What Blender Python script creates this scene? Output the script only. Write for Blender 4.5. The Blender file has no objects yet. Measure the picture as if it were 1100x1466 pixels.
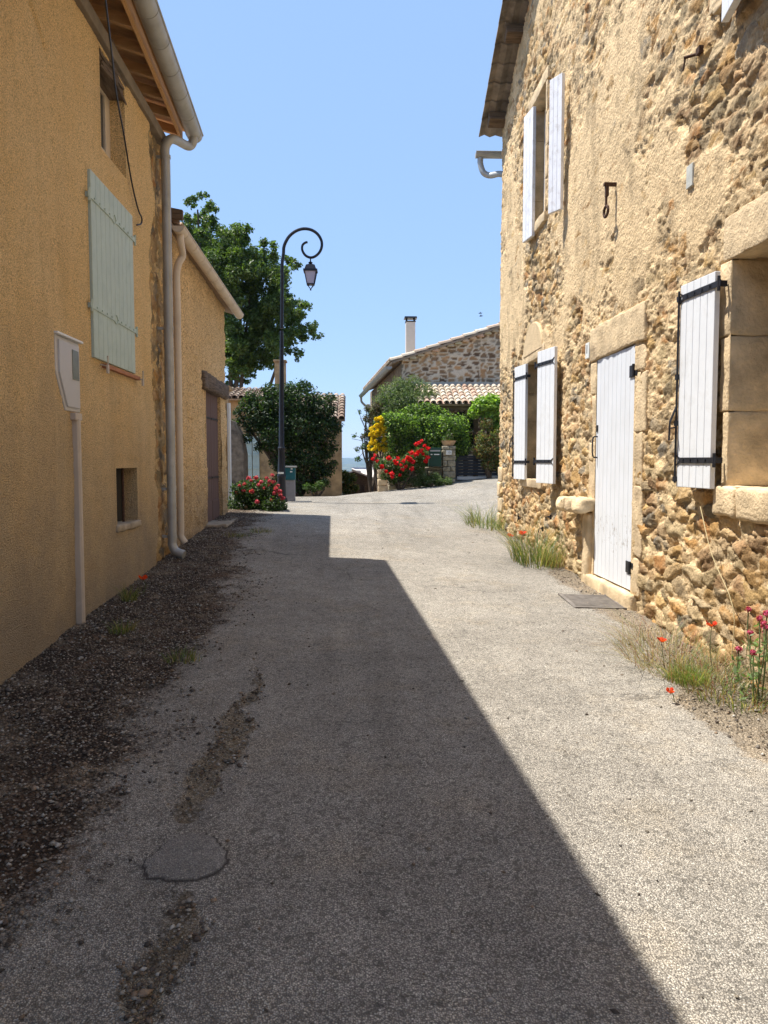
import bpy, math, random
import numpy as np
from mathutils import Vector, Matrix
R = math.radians
rnd = random.Random(7)
scene = bpy.context.scene
COL = scene.collection

# ------------------------------------------------------------------ camera, sky, sun, exposure
F_PX = 1130.0
YAW, PITCH = R(-2.38), R(-3.75)
CAMZ = 1.6
cd = bpy.data.cameras.new('camera')
cam = bpy.data.objects.new('camera', cd)
COL.objects.link(cam)
cam.location = (0, 0, CAMZ)
cam.rotation_euler = (R(90) + PITCH, 0, YAW)
cd.sensor_fit = 'HORIZONTAL'
cd.sensor_width = 36
cd.lens = 36 * F_PX / 1100
cd.clip_start = 0.05
cd.clip_end = 40000
scene.camera = cam
SUN_DIR = Vector((2.17, -.33, -5.08)).normalized()      # direction the light travels
sund = bpy.data.lights.new('sun', 'SUN')
sun = bpy.data.objects.new('sun', sund)
COL.objects.link(sun)
sun.location = (-20, 5, 40)
sun.rotation_euler = SUN_DIR.to_track_quat('-Z', 'Y').to_euler()
sund.energy = 3.7
sund.angle = R(.5)
sund.color = (1, .95, .87)
world = bpy.data.worlds.new('World')
scene.world = world
world.use_nodes = True
wn = world.node_tree
sky = wn.nodes.new('ShaderNodeTexSky')
sky.sky_type = 'NISHITA'
sky.sun_disc = False
sky.sun_elevation = math.asin(-SUN_DIR.z)
sky.sun_rotation = math.atan2(-SUN_DIR.x, -SUN_DIR.y)
sky.altitude = 0
sky.air_density = 1.0
sky.dust_density = .1
sky.ozone_density = 2.2
bg = wn.nodes['Background']
bg.inputs[1].default_value = .15
smx = wn.nodes.new('ShaderNodeMix'); smx.data_type = 'RGBA'      # even out the clear summer sky
smx.inputs[0].default_value = .84
smx.inputs[7].default_value = (1.06, 1.67, 2.85, 1)
wn.links.new(sky.outputs[0], smx.inputs[6]); wn.links.new(smx.outputs[2], bg.inputs[0])
scene.view_settings.view_transform = 'Standard'
scene.view_settings.look = 'None'
scene.view_settings.gamma = 1
scene.view_settings.exposure = 1.2
scene.render.engine = 'CYCLES'
scene.cycles.max_bounces = 8
scene.cycles.diffuse_bounces = 4
scene.cycles.volume_bounces = 0

# ------------------------------------------------------------------ pixel rays (1100x1466 photo) to real planes
ROT = cam.rotation_euler.to_matrix()
def ray(u, v):
    return ROT @ Vector(((u - 550) / F_PX, -(v - 733) / F_PX, -1))
def onX(u, v, X):
    d = ray(u, v); t = X / d.x
    return Vector((X, d.y * t, CAMZ + d.z * t))
def onY(u, v, Y):
    d = ray(u, v); t = Y / d.y
    return Vector((d.x * t, Y, CAMZ + d.z * t))

# ------------------------------------------------------------------ numpy noise
_rs = np.random.RandomState(3)
TAB = _rs.rand(8, 256, 256)
def vnoise(x, y, s=0):
    xi = np.floor(x).astype(int); yi = np.floor(y).astype(int)
    fx = x - xi; fy = y - yi
    fx = fx * fx * (3 - 2 * fx); fy = fy * fy * (3 - 2 * fy)
    T = TAB[s % 8]
    a = T[xi & 255, yi & 255]; b = T[(xi + 1) & 255, yi & 255]
    c = T[xi & 255, (yi + 1) & 255]; d = T[(xi + 1) & 255, (yi + 1) & 255]
    return (a * (1 - fx) + b * fx) * (1 - fy) + (c * (1 - fx) + d * fx) * fy
def fbm(x, y, s=0, o=4):
    r = 0; a = .5; t = 0
    for k in range(o):
        r = r + a * vnoise(x + 17.3 * k, y + 9.1 * k, s + k); t += a
        x = x * 2.03; y = y * 2.03; a *= .55
    return r / t
def sstep(a, b, x):
    t = np.clip((x - a) / (b - a), 0, 1)
    return t * t * (3 - 2 * t)
def voro(a, b, s=0, p=2.4, jit=.85):
    ai = np.floor(a).astype(int); bi = np.floor(b).astype(int)
    f1 = np.full(a.shape, 9.); f2 = np.full(a.shape, 9.)
    ia = np.zeros(a.shape, int); ib = np.zeros(a.shape, int)
    ox = np.zeros(a.shape); oy = np.zeros(a.shape)
    for i in (-1, 0, 1):
        for j in (-1, 0, 1):
            ca = ai + i; cb = bi + j
            px = ca + .5 + jit * (TAB[s][ca & 255, cb & 255] - .5)
            py = cb + .5 + jit * (TAB[(s + 1) % 8][ca & 255, cb & 255] - .5)
            dx = a - px; dy = b - py
            d = (np.abs(dx) ** p + np.abs(dy) ** p) ** (1 / p)
            m = d < f1
            f2 = np.where(m, f1, np.minimum(f2, d))
            f1 = np.where(m, d, f1)
            ia = np.where(m, ca, ia); ib = np.where(m, cb, ib)
            ox = np.where(m, dx, ox); oy = np.where(m, dy, oy)
    return f1, f2, ia, ib, ox, oy

# ------------------------------------------------------------------ materials
def srgb(r, g, b):
    f = lambda c: (c / 255 / 12.92) if c <= 10 else ((c / 255 + .055) / 1.055) ** 2.4
    return (f(r), f(g), f(b))
class NT:
    def __init__(s, name):
        s.m = bpy.data.materials.new(name); s.m.use_nodes = True
        s.t = s.m.node_tree; s.n = s.t.nodes
        s.b = s.n['Principled BSDF']
        s.pos = s.n.new('ShaderNodeNewGeometry').outputs['Position']
    def inp(s, sock, v):
        if hasattr(v, 'is_output') or isinstance(v, bpy.types.NodeSocket): s.t.links.new(v, sock)
        elif isinstance(v, (tuple, list)):
            if len(v) == 3 and sock.type == 'RGBA': v = (*v, 1)
            sock.default_value = v
        else: sock.default_value = v
    def noise(s, scale, detail=4, rough=.55, vec=None, fac=True):
        n = s.n.new('ShaderNodeTexNoise'); n.inputs['Scale'].default_value = scale
        n.inputs['Detail'].default_value = detail; n.inputs['Roughness'].default_value = rough
        s.t.links.new(vec if vec is not None else s.pos, n.inputs['Vector'])
        return n.outputs[0 if fac else 1]
    def voro(s, scale, feature='F1', vec=None, out='Distance'):
        n = s.n.new('ShaderNodeTexVoronoi'); n.feature = feature; n.inputs['Scale'].default_value = scale
        s.t.links.new(vec if vec is not None else s.pos, n.inputs['Vector'])
        return n.outputs[out]
    def ramp(s, fac, stops, interp='LINEAR'):
        n = s.n.new('ShaderNodeValToRGB'); n.color_ramp.interpolation = interp
        e = n.color_ramp.elements
        while len(e) < len(stops): e.new(.5)
        for k, (p, c) in enumerate(stops):
            e[k].position = p
            e[k].color = (*c, 1) if isinstance(c, tuple) else (c, c, c, 1)
        s.inp(n.inputs[0], fac)
        return n.outputs[0]
    def mix(s, fac, a, b, mode='MIX'):
        n = s.n.new('ShaderNodeMix'); n.data_type = 'RGBA'; n.blend_type = mode
        s.inp(n.inputs[0], fac); s.inp(n.inputs[6], a); s.inp(n.inputs[7], b)
        return n.outputs[2]
    def math(s, op, a, b=0, c=0, clamp=False):
        n = s.n.new('ShaderNodeMath'); n.operation = op; n.use_clamp = clamp
        s.inp(n.inputs[0], a); s.inp(n.inputs[1], b); s.inp(n.inputs[2], c)
        return n.outputs[0]
    def maprange(s, v, a, b, c=0, d=1):
        n = s.n.new('ShaderNodeMapRange'); s.inp(n.inputs[0], v)
        for k, x in enumerate((a, b, c, d)): n.inputs[k + 1].default_value = x
        return n.outputs[0]
    def sep(s, v):
        n = s.n.new('ShaderNodeSeparateXYZ'); s.t.links.new(v, n.inputs[0]); return n.outputs
    def scale(s, v, sc):
        n = s.n.new('ShaderNodeVectorMath'); n.operation = 'MULTIPLY'
        s.t.links.new(v, n.inputs[0]); n.inputs[1].default_value = sc; return n.outputs[0]
    def attr(s, name, out='Color'):
        n = s.n.new('ShaderNodeAttribute'); n.attribute_name = name; return n.outputs[out]
    def bump(s, h, dist, strength=1, nrm=None):
        n = s.n.new('ShaderNodeBump'); n.inputs['Distance'].default_value = dist
        n.inputs['Strength'].default_value = strength
        s.inp(n.inputs['Height'], h)
        if nrm is not None: s.t.links.new(nrm, n.inputs['Normal'])
        return n.outputs[0]
    def done(s, col, rough=.8, nrm=None, spec=.3, metal=0):
        s.inp(s.b.inputs['Base Color'], col); s.inp(s.b.inputs['Roughness'], rough)
        s.b.inputs['Specular IOR Level'].default_value = spec
        s.b.inputs['Metallic'].default_value = metal
        if nrm is not None: s.t.links.new(nrm, s.b.inputs['Normal'])
        return s.m
def mat_plain(name, c, rough=.7, var=.12, nscale=14, bump=.002, bscale=60, metal=0, spec=.3, grime=None):
    t = NT(name)
    n = t.noise(nscale, 5)
    f = t.maprange(n, .3, .7, 1 - var, 1 + var)
    col = t.mix(1, c, f, 'MULTIPLY')
    if grime:
        g = t.maprange(t.noise(grime[0], 6, .7), .5, .72, 0, grime[2])
        col = t.mix(g, col, grime[1])
    return t.done(col, rough, t.bump(t.noise(bscale, 3), bump), spec, metal)
def mat_stone(name, speck=.18, bdist=.006, bscale=55, rough=.92):
    t = NT(name)
    c = t.attr('Col')
    n = t.maprange(t.noise(45, 5, .65), .25, .75, 1 - speck * 1.6, 1 + speck * 1.2)
    n2 = t.maprange(t.noise(5, 4), .3, .7, 1 - speck * .5, 1 + speck * .5)
    col = t.mix(1, t.mix(1, c, n, 'MULTIPLY'), n2, 'MULTIPLY')
    h = t.math('ADD', t.noise(bscale, 5, .7), t.math('MULTIPLY', t.voro(38), -.5))
    return t.done(col, rough, t.bump(h, bdist), .15)
def mat_roughcast(name, base, dark, light, grain=130, dirt=(.85, (.27, .225, .17)), zdirt=(.35, 2.6)):
    t = NT(name)
    patch = t.noise(.9, 6, .62)
    col = t.mix(t.maprange(patch, .38, .62), base, light)
    streak = t.noise(1.0, 6, .65, vec=t.scale(t.pos, (4, 4, .35)))
    col = t.mix(t.maprange(streak, .50, .74, 0, .45), col, dark)
    col = t.mix(t.maprange(t.noise(2.2, 6, .7), .55, .72, 0, .4), col, t.mix(1, col, (.80, .80, .84), 'MULTIPLY'))
    col = t.mix(t.maprange(t.noise(14, 4, .7), .62, .75, 0, .35), col, t.mix(1, light, (1.15, 1.2, 1.25), 'MULTIPLY'))
    g = t.noise(grain, 3, .7)
    v = t.voro(grain * .75)
    col = t.mix(1, col, t.maprange(g, .32, .68, .68, 1.45), 'MULTIPLY')
    col = t.mix(t.maprange(v, .45, .75, 0, .6), col, tuple(x * .55 for x in dark))
    z = t.sep(t.pos)[2]
    zz = t.math('ADD', z, t.maprange(t.noise(1.6, 5, .65), .2, .8, -.7, .7))
    dm = t.maprange(zz, zdirt[1], zdirt[0], 0, dirt[0])
    dcol = t.mix(1, dirt[1], t.maprange(g, .3, .7, .6, 1.5), 'MULTIPLY')
    col = t.mix(dm, col, dcol)
    h = t.math('SUBTRACT', g, t.math('MULTIPLY', v, .9))
    return t.done(col, .95, t.bump(h, .012), .1)
def mat_wood(name, c1, c2, axis=1, rough=.75, sc=(40, 2, 40), bump=.003):
    t = NT(name)
    v = t.scale(t.pos, sc)
    n = t.noise(1, 6, .65, vec=v)
    col = t.mix(t.maprange(n, .3, .7), c1, c2)
    return t.done(col, rough, t.bump(n, bump), .2)
def mat_leaf(name, tr=.35, rough=.45):
    t = NT(name)
    c = t.attr('Col')
    t.done(c, rough, None, .35)
    tl = t.n.new('ShaderNodeBsdfTranslucent'); t.t.links.new(t.mix(1, c, (1.3, 1.5, .6), 'MULTIPLY'), tl.inputs[0])
    mx = t.n.new('ShaderNodeMixShader'); mx.inputs[0].default_value = tr
    t.t.links.new(t.b.outputs[0], mx.inputs[1]); t.t.links.new(tl.outputs[0], mx.inputs[2])
    t.t.links.new(mx.outputs[0], t.n['Material Output'].inputs[0])
    return t.m
def mat_glass(name, c=(.03, .035, .04)):
    t = NT(name)
    n = t.noise(2.5, 2)
    return t.done(t.mix(n, c, tuple(x * 1.6 for x in c)), .04, t.bump(n, .002), .8)

M = {}
M['stone'] = mat_stone('rubble_stone', .20, .012, 48)
M['stone_far'] = mat_stone('far_rubble_stone', .15, .01, 40)
M['cut'] = mat_plain('cut_limestone', (.64, .49, .30), .92, .28, 5, .010, 40, grime=(2.6, (.40, .30, .19), .9))
M['cut2'] = mat_plain('grey_limestone', (.36, .30, .22), .9, .22, 8, .008, 40, grime=(3, (.16, .13, .1), .8))
M['ochre'] = mat_roughcast('ochre_roughcast', (.82, .56, .26), (.60, .39, .18), (.86, .62, .32))
M['ochre2'] = mat_roughcast('coarse_ochre_roughcast', (.66, .46, .235), (.40, .26, .12), (.72, .51, .27), grain=60, dirt=(.65, (.22, .17, .12)), zdirt=(.5, 1.7))
M['ochre_far'] = mat_plain('far_ochre_render', (.40, .27, .14), .9, .3, 5, .02, 20, grime=(3, (.20, .14, .09), .8))
M['white'] = mat_plain('white_paint', (.76, .775, .79), .5, .05, 5, .0006, 80, grime=(5, (.50, .49, .46), .45))
M['white_old'] = mat_plain('worn_white_paint', (.74, .75, .78), .6, .06, 9, .001, 70, grime=(11, (.38, .34, .30), .55))
M['mint'] = mat_plain('mint_paint', (.44, .52, .46), .55, .05, 6, .0008, 80, grime=(7, (.30, .38, .33), .5))
M['mint_far'] = mat_plain('grey_green_paint', (.42, .50, .46), .6, .05, 6)
M['iron'] = mat_plain('black_iron', (.03, .03, .035), .5, .3, 30, .0015, 90, metal=.3)
M['rust'] = mat_plain('rusty_iron', (.07, .035, .02), .8, .4, 40, .003, 90)
M['zinc'] = mat_plain('zinc', (.40, .40, .38), .5, .12, 4, .001, 20, metal=.35, grime=(3, (.26, .25, .22), .6))
M['pvc'] = mat_plain('grey_beige_plastic', (.50, .42, .34), .45, .06, 3, .0005, 20, grime=(4, (.33, .28, .22), .5))
M['cream'] = mat_plain('cream_plastic', (.62, .53, .42), .45, .06, 3, .0005, 20, grime=(4, (.42, .36, .28), .6))
M['grey_box'] = mat_plain('pale_grey_plastic', (.50, .48, .47), .4, .04, 3, .0004, 20)
M['pinewood'] = mat_wood('new_pine', (.50, .27, .11), (.68, .42, .20), sc=(30, 2, 30))
M['board'] = mat_wood('roof_boards', (.55, .29, .11), (.74, .43, .19), sc=(3, 30, 30))
M['plate'] = mat_plain('grey_wall_plate', (.20, .165, .125), .9, .25, 6, .004, 40)
M['oldwood'] = mat_wood('weathered_wood', (.05, .035, .025), (.20, .15, .11), sc=(20, 3, 45), bump=.012)
M['brownpaint'] = mat_wood('brown_door_paint', (.105, .065, .055), (.155, .10, .085), sc=(30, 30, 2), bump=.001)
M['darkwood'] = mat_wood('dark_beam', (.07, .048, .03), (.22, .15, .09), sc=(3, 20, 40), bump=.008)
M['fibre'] = mat_plain('fibre_cement', (.24, .20, .155), .95, .35, 5, .006, 50, grime=(3, (.07, .06, .045), .8))
M['tile'] = mat_stone('clay_tile', .2, .004, 50, .85)
M['black'] = mat_plain('black_lacquer', (.012, .013, .018), .35, .2, 20, .0003)
M['dark'] = mat_plain('painted_interior_shade', (.02, .018, .015), .9)
M['glass'] = mat_glass('window_glass')
M['clear'] = mat_plain('frosted_pane', (.45, .43, .55), .2, .05)
M['leaf'] = mat_leaf('leaf', .42)
M['petal'] = mat_leaf('petal', .4, .6)
M['bark'] = mat_plain('bark', (.10, .075, .055), .95, .3, 20, .015, 30)
M['sill'] = mat_plain('clay_sill', (.38, .17, .09), .85, .2, 8)
M['teal'] = mat_plain('teal_enamel', (.02, .12, .14), .4, .1)
M['pole_grey'] = mat_plain('grey_enamel', (.27, .26, .27), .5, .08)
M['boxgreen'] = mat_plain('dark_green_enamel', (.012, .05, .035), .4, .1)
M['terracotta'] = mat_plain('pale_terracotta', (.50, .33, .19), .85, .12)
M['gate'] = mat_plain('anthracite_enamel', (.035, .045, .065), .5, .08)
M['plaque'] = mat_plain('white_plaque', (.75, .76, .72), .4, .04)
M['plasterpatch'] = mat_plain('sandy_mortar', (.62, .47, .28), .95, .12, 9, .01, 40)
M['canvas'] = mat_plain('white_corrugated', (.72, .70, .70), .7, .08)

# ------------------------------------------------------------------ mesh helpers
def link_mesh(name, V, Fc, mats, parent=None, loc=None, smooth=False, mi=None, vcol=None, fcol=None, bevel=0):
    V = np.asarray(V, float)
    root = parent
    while root is not None and root.parent is not None: root = root.parent
    org = Vector(root.location) if root is not None else (Vector(loc) if loc is not None else Vector((0, 0, 0)))
    V = V - np.array(org)
    me = bpy.data.meshes.new(name)
    if isinstance(Fc, np.ndarray):
        n, k = Fc.shape
        me.vertices.add(len(V)); me.vertices.foreach_set('co', V.ravel())
        me.loops.add(n * k); me.loops.foreach_set('vertex_index', Fc.ravel().astype(np.int32))
        me.polygons.add(n); me.polygons.foreach_set('loop_start', (np.arange(n) * k).astype(np.int32))
        me.polygons.foreach_set('loop_total', np.full(n, k, np.int32))
        me.update(calc_edges=True)
    else:
        me.from_pydata([tuple(v) for v in V], [], Fc)
        me.update()
    for m in (mats if isinstance(mats, (list, tuple)) else [mats]): me.materials.append(m)
    if mi is not None: me.polygons.foreach_set('material_index', np.asarray(mi, np.int32))
    if smooth: me.polygons.foreach_set('use_smooth', np.ones(len(me.polygons), bool))
    if vcol is not None:
        a = me.color_attributes.new('Col', 'FLOAT_COLOR', 'POINT')
        c = np.ones((len(V), 4)); c[:, :3] = vcol; a.data.foreach_set('color', c.ravel())
    if fcol is not None:
        a = me.color_attributes.new('Col', 'FLOAT_COLOR', 'CORNER')
        tot = np.empty(len(me.polygons), np.int32); me.polygons.foreach_get('loop_total', tot)
        c = np.ones((len(me.loops), 4)); c[:, :3] = np.repeat(np.asarray(fcol), tot, axis=0)
        a.data.foreach_set('color', c.ravel())
    o = bpy.data.objects.new(name, me)
    COL.objects.link(o)
    if parent is not None: o.parent = parent
    elif loc is not None: o.location = loc
    if bevel:
        b = o.modifiers.new('bevel', 'BEVEL'); b.width = bevel; b.segments = 2; b.limit_method = 'ANGLE'; b.angle_limit = R(40)
    return o
def tag(o, label=None, cat=None, group=None, kind=None):
    if label: o['label'] = label
    if cat: o['category'] = cat
    if group: o['group'] = group
    if kind: o['kind'] = kind
    return o
def thing(name, loc, label, cat, group=None):
    o = bpy.data.objects.new(name, None); COL.objects.link(o); o.location = loc
    o.empty_display_size = .1
    return tag(o, label, cat, group)
class MB:
    def __init__(s): s.V = []; s.F = []; s.C = []; s.M = []; s.c = (1, 1, 1); s.m = 0
    def face(s, pts):
        k = len(s.V); s.V += [tuple(p) for p in pts]; s.F.append(tuple(range(k, k + len(pts)))); s.C.append(s.c); s.M.append(s.m)
    def add(s, V, Fs):
        k = len(s.V); s.V += [tuple(p) for p in V]
        for f in Fs: s.F.append(tuple(i + k for i in f)); s.C.append(s.c); s.M.append(s.m)
    def obox(s, c, ax, ay, az):      # centre and three half-vectors
        c, ax, ay, az = (Vector(q) for q in (c, ax, ay, az))
        V = [c + ax * i + ay * j + az * k for i in (-1, 1) for j in (-1, 1) for k in (-1, 1)]
        Fs = [(0, 1, 3, 2), (4, 6, 7, 5), (0, 4, 5, 1), (2, 3, 7, 6), (0, 2, 6, 4), (1, 5, 7, 3)]
        if ax.cross(ay).dot(az) < 0: Fs = [f[::-1] for f in Fs]
        s.add(V, Fs)
    def box(s, x0, x1, y0, y1, z0, z1):
        s.obox(((x0 + x1) / 2, (y0 + y1) / 2, (z0 + z1) / 2), (abs(x1 - x0) / 2, 0, 0), (0, abs(y1 - y0) / 2, 0), (0, 0, abs(z1 - z0) / 2))
    def tube(s, pts, r, n=10, cap=True):
        pts = [Vector(p) for p in pts]; rs = r if isinstance(r, (list, tuple)) else [r] * len(pts)
        V = []; up = None
        for i, p in enumerate(pts):
            d = (pts[min(i + 1, len(pts) - 1)] - pts[max(i - 1, 0)])
            if d.length < 1e-9: d = Vector((0, 0, 1))
            d.normalize()
            if up is None:
                up = Vector((0, 0, 1)) if abs(d.z) < .9 else Vector((1, 0, 0))
            a = d.cross(up).normalized(); up = a.cross(d).normalized()
            for k in range(n):
                t = 2 * math.pi * k / n
                V.append(p + (a * math.cos(t) + up * math.sin(t)) * rs[i])
        Fs = [(i * n + k, i * n + (k + 1) % n, (i + 1) * n + (k + 1) % n, (i + 1) * n + k) for i in range(len(pts) - 1) for k in range(n)]
        if cap: Fs += [tuple(range(n))[::-1], tuple(range((len(pts) - 1) * n, len(pts) * n))]
        s.add(V, Fs)
    def prism(s, poly, d):           # poly: list of 3d points, d: extrusion vector
        d = Vector(d); n = len(poly); P = [Vector(p) for p in poly]
        s.add(P + [p + d for p in P], [tuple(range(n)), tuple(range(2 * n - 1, n - 1, -1))] + [(i, i + n, (i + 1) % n + n, (i + 1) % n) for i in range(n)])
    def build(s, name, mats, parent=None, loc=None, smooth=False, bevel=0, col=False):
        return link_mesh(name, s.V, s.F, mats, parent, loc, smooth, s.M, None, np.array(s.C) if col else None, bevel)
def autosmooth(o, ang=35):
    me = o.data
    me.polygons.foreach_set('use_smooth', np.ones(len(me.polygons), bool))
    try: me.set_sharp_from_angle(angle=R(ang))
    except Exception: pass
    return o
def tubeobj(name, pts, r, mat, parent, n=12, **k):
    b = MB(); b.tube(pts, r, n); return autosmooth(b.build(name, mat, parent, **k))
def arc(pts, k=6):
    """Catmull-Rom through points"""
    P = [Vector(p) for p in pts]; P = [P[0] * 2 - P[1]] + P + [P[-1] * 2 - P[-2]]
    out = []
    for i in range(1, len(P) - 2):
        for j in range(k):
            t = j / k; a, b, c, d = P[i - 1:i + 3]
            out.append(.5 * ((2 * b) + (c - a) * t + (2 * a - 5 * b + 4 * c - d) * t * t + (3 * b - a - 3 * c + d) * t ** 3))
    out.append(P[-2]); return out

# ------------------------------------------------------------------ ground height
ROWS = [(-30, [-3, 3], [-1.2, -1.1]), (-10, [-3, 3], [-.5, -.4]), (0, [-2.2, 2.6], [0, 0]), (5, [-2.2, 2.65], [.25, .15]),
        (10, [-2.2, 2.65], [.5, .3]), (14, [-2.2, 0, 2.65], [.69, .58, .43]),
        (16.5, [-2, -.4, .6, 2.4, 3.6, 6], [.72, .68, .66, .68, .80, .9]),
        (19, [-2, -.4, .6, 2.4, 3.6, 8], [.72, .74, .86, 1.0, 1.13, 1.2]),
        (20.6, [-2, -.4, .6, 2.4, 3.6, 8], [.66, .68, .80, 1.08, 1.18, 1.25]),
        (24, [-6, -.4, .6, 1.6, 3], [.5, .35, .3, .8, 1.2]),
        (30, [-6, 0, 2, 4], [-.4, -.8, -.4, 1.0]),
        (40, [-10, 2, 6], [-2, -2.2, -1]), (80, [-10, 10], [-10, -9]), (200, [-10, 10], [-32, -30]),
        (900, [-10, 10], [-58, -58]), (60000, [-10, 10], [-60, -60])]
_RY = np.array([r[0] for r in ROWS], float)
def h_raw(x, y):
    x = np.asarray(x, float); y = np.asarray(y, float)
    vals = np.stack([np.interp(x, r[1], r[2]) for r in ROWS])
    yc = np.clip(y, _RY[0], _RY[-1] - 1)
    i = np.clip(np.searchsorted(_RY, yc, side='right') - 1, 0, len(_RY) - 2)
    t = (yc - _RY[i]) / (_RY[i + 1] - _RY[i])
    a = np.take_along_axis(vals, i[None], 0)[0]; b = np.take_along_axis(vals, (i + 1)[None], 0)[0]
    return a * (1 - t) + b * t
def hgt(x, y):
    x, y = np.broadcast_arrays(np.asarray(x, float), np.asarray(y, float))
    x = np.array(x); y = np.array(y); sh = x.shape; x = x.ravel(); y = y.ravel()
    w = np.clip(np.abs(y - 8) * .05 + .5, .5, 1.2)
    r = (h_raw(x, y - w) + 2 * h_raw(x, y) + h_raw(x, y + w)) / 4
    rr = np.hypot(x, y)                       # land falls away on every side of the hilltop village
    side = np.clip((np.abs(x) - 60) / 600, 0, 1) * -58 * (y <= 200)
    back = np.clip((-y - 60) / 600, 0, 1) * -58
    r = np.maximum(r + np.minimum(side, back), -60)
    far = sstep(2500, 5600, rr) * (1 - sstep(7200, 8600, rr) * .6)
    hill = far * (fbm(x / 900 + 3.3, y / 900 + 1.7, 2, 5) * 70 + 30)
    r = r + hill + sstep(300, 1500, rr) * (fbm(x / 260, y / 260, 4, 3) - .5) * 5
    return r.reshape(sh)
def gz(x, y): return float(hgt(np.array([x]), np.array([y]))[0])

# ------------------------------------------------------------------ the road and the land (one sheet to the horizon)
LX, RX = -2.23, 2.65
def axis(lims):
    out = [lims[0][0]]
    for a, b, st0, st1 in lims:
        p = a
        while p < b - 1e-6:
            t = (p - a) / (b - a); s_ = st0 * (st1 / st0) ** t
            p = min(p + s_, b); out.append(p)
    return np.array(out)
gx = axis([(-9000, -30, 900, 6), (-30, -3, 4, .12), (-3, -2.3, .05, .018), (-2.3, 2.7, .017, .017), (2.7, 3.4, .02, .06), (3.4, 12, .08, 1), (12, 60, 1.5, 6), (60, 9000, 8, 700)])
gy = axis([(-9000, -30, 900, 6), (-30, 1.2, 4, .05), (1.2, 4, .013, .02), (4, 12, .02, .05), (12, 24, .05, .12), (24, 80, .3, 3), (80, 1200, 5, 60), (1200, 9000, 70, 170)])
GX, GY = np.meshgrid(gx, gy, indexing='ij')
Z = hgt(GX, GY)
def road_masks(x, y):
    w = fbm(x * 1.3, y * 1.3, 1, 4) - .5; w2 = fbm(x * 5, y * 5, 5, 3) - .5
    # bare dark gravel along the left house
    edge = np.interp(y, [0, 2, 3.2, 5, 6.5, 8, 10, 12, 14, 15], [-1.25, -1.22, -1.15, -1.12, -1.15, -1.2, -1.45, -1.6, -1.7, -1.9])
    gr = sstep(.50, -.34, x - (edge - .05 + w * .8 + w2 * .35))
    gr = gr * sstep(16, 14.5, y)
    # and a thin strip at the foot of the stone house
    er = np.interp(y, [0, 3, 4.5, 6, 8, 10, 14, 16], [2.1, 2.05, 1.98, 2.2, 2.42, 2.42, 2.5, 2.9])
    gr2 = sstep(-.12, .12, x - (er + w * .5 + w2 * .15)) * sstep(15.2, 14.2, y)
    # broken seam along an old trench
    cx = np.interp(y, [1.5, 2.05, 2.26, 2.42, 2.6, 3.0, 3.3, 3.57, 3.97, 4.5, 5, 5.5, 7], [-.55, -.55, -.56, -.53, -.52, -.64, -.68, -.62, -.60, -.64, -.58, -.66, -.9])
    wd = np.interp(y, [1.5, 2.05, 2.3, 2.5, 2.66, 2.75, 3.05, 3.15, 3.4, 3.8, 4.2, 4.6, 5.0, 5.6], [.03, .025, .06, .035, .015, -.2, -.2, .03, .05, .09, .07, .04, .0, -.05])
    tr = sstep(.07, -.04, np.abs(x - cx + w2 * .22 + w * .16) - wd)
    pd = np.hypot((x + .60 + w2 * .09 + w * .05) / .145, (y - 2.85 + w2 * .10) / (.155 + .03 * np.sign(y - 2.85)))
    pa = sstep(1.06, .98, pd)
    return gr, gr2, tr, pa
GR, GR2, TRN, PAT = road_masks(GX, GY)
near = (np.abs(GX) < 3.4) & (GY > 1) & (GY < 16)
n1 = fbm(GX * 28, GY * 28, 1, 3) - .5; n2 = fbm(GX * 60, GY * 60, 3, 2) - .5
D = np.where(near, n1 * .004 + (fbm(GX * 1.2, GY * 1.2, 6, 3) - .5) * .02, 0)
D += np.where(near, np.maximum(GR, GR2 * .7) * (n1 * .022 + n2 * .012 - .006), 0)
D += np.where(near, TRN * (n1 * .02 + n2 * .012 - .012), 0)
D += np.where(near, PAT * .012 - PAT * n1 * .003 - sstep(.06, .0, np.abs(np.hypot((GX + .6) / .15, (GY - 2.85) / .15) - 1.02)) * 0, 0)
Z = Z + D
nx_, ny_ = GX.shape
idx = np.arange(nx_ * ny_).reshape(nx_, ny_)
Fg = np.stack([idx[:-1, :-1], idx[1:, :-1], idx[1:, 1:], idx[:-1, 1:]], -1).reshape(-1, 4)
Vg = np.stack([GX, GY, Z], -1).reshape(-1, 3)
farm = sstep(24, 34, GY) * 1.0 + sstep(30, 40, np.abs(GX)) + sstep(-20, -30, GY)
t = NT('asphalt_and_gravel')
ms = t.sep(t.attr('Col'))
p = t.pos
# chip-seal road: small pale worn stones in a grey binder, wheel tracks, stains, hairline cracks
vc = t.voro(160, vec=p, out='Color'); vd = t.voro(160, vec=p); vs = t.sep(vc)[0]
fine = t.noise(260, 2, .6)
stone = t.ramp(vs, [(0, (.20, .185, .165)), (.2, (.36, .335, .30)), (.6, (.47, .435, .385)), (.9, (.58, .54, .475)), (1, (.78, .74, .66))])
road = t.mix(t.maprange(vd, .36, .64, 0, .80), stone, (.13, .12, .108))
v2 = t.sep(t.voro(60, vec=p, out='Color'))[1]
road = t.mix(t.maprange(v2, .90, .94, 0, .7), road, (.14, .13, .115))        # lost chips
road = t.mix(1, road, t.maprange(t.noise(.8, 6, .62), .3, .7, .80, 1.14), 'MULTIPLY')
road = t.mix(1, road, t.maprange(t.noise(7, 5, .65), .25, .75, .82, 1.16), 'MULTIPLY')
road = t.mix(1, road, (1.05, 1.03, .98), 'MULTIPLY')
road = t.mix(t.maprange(t.noise(1.7, 6, .72), .52, .74, 0, .55), road, t.mix(1, road, (1.16, 1.05, .88), 'MULTIPLY'))
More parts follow.
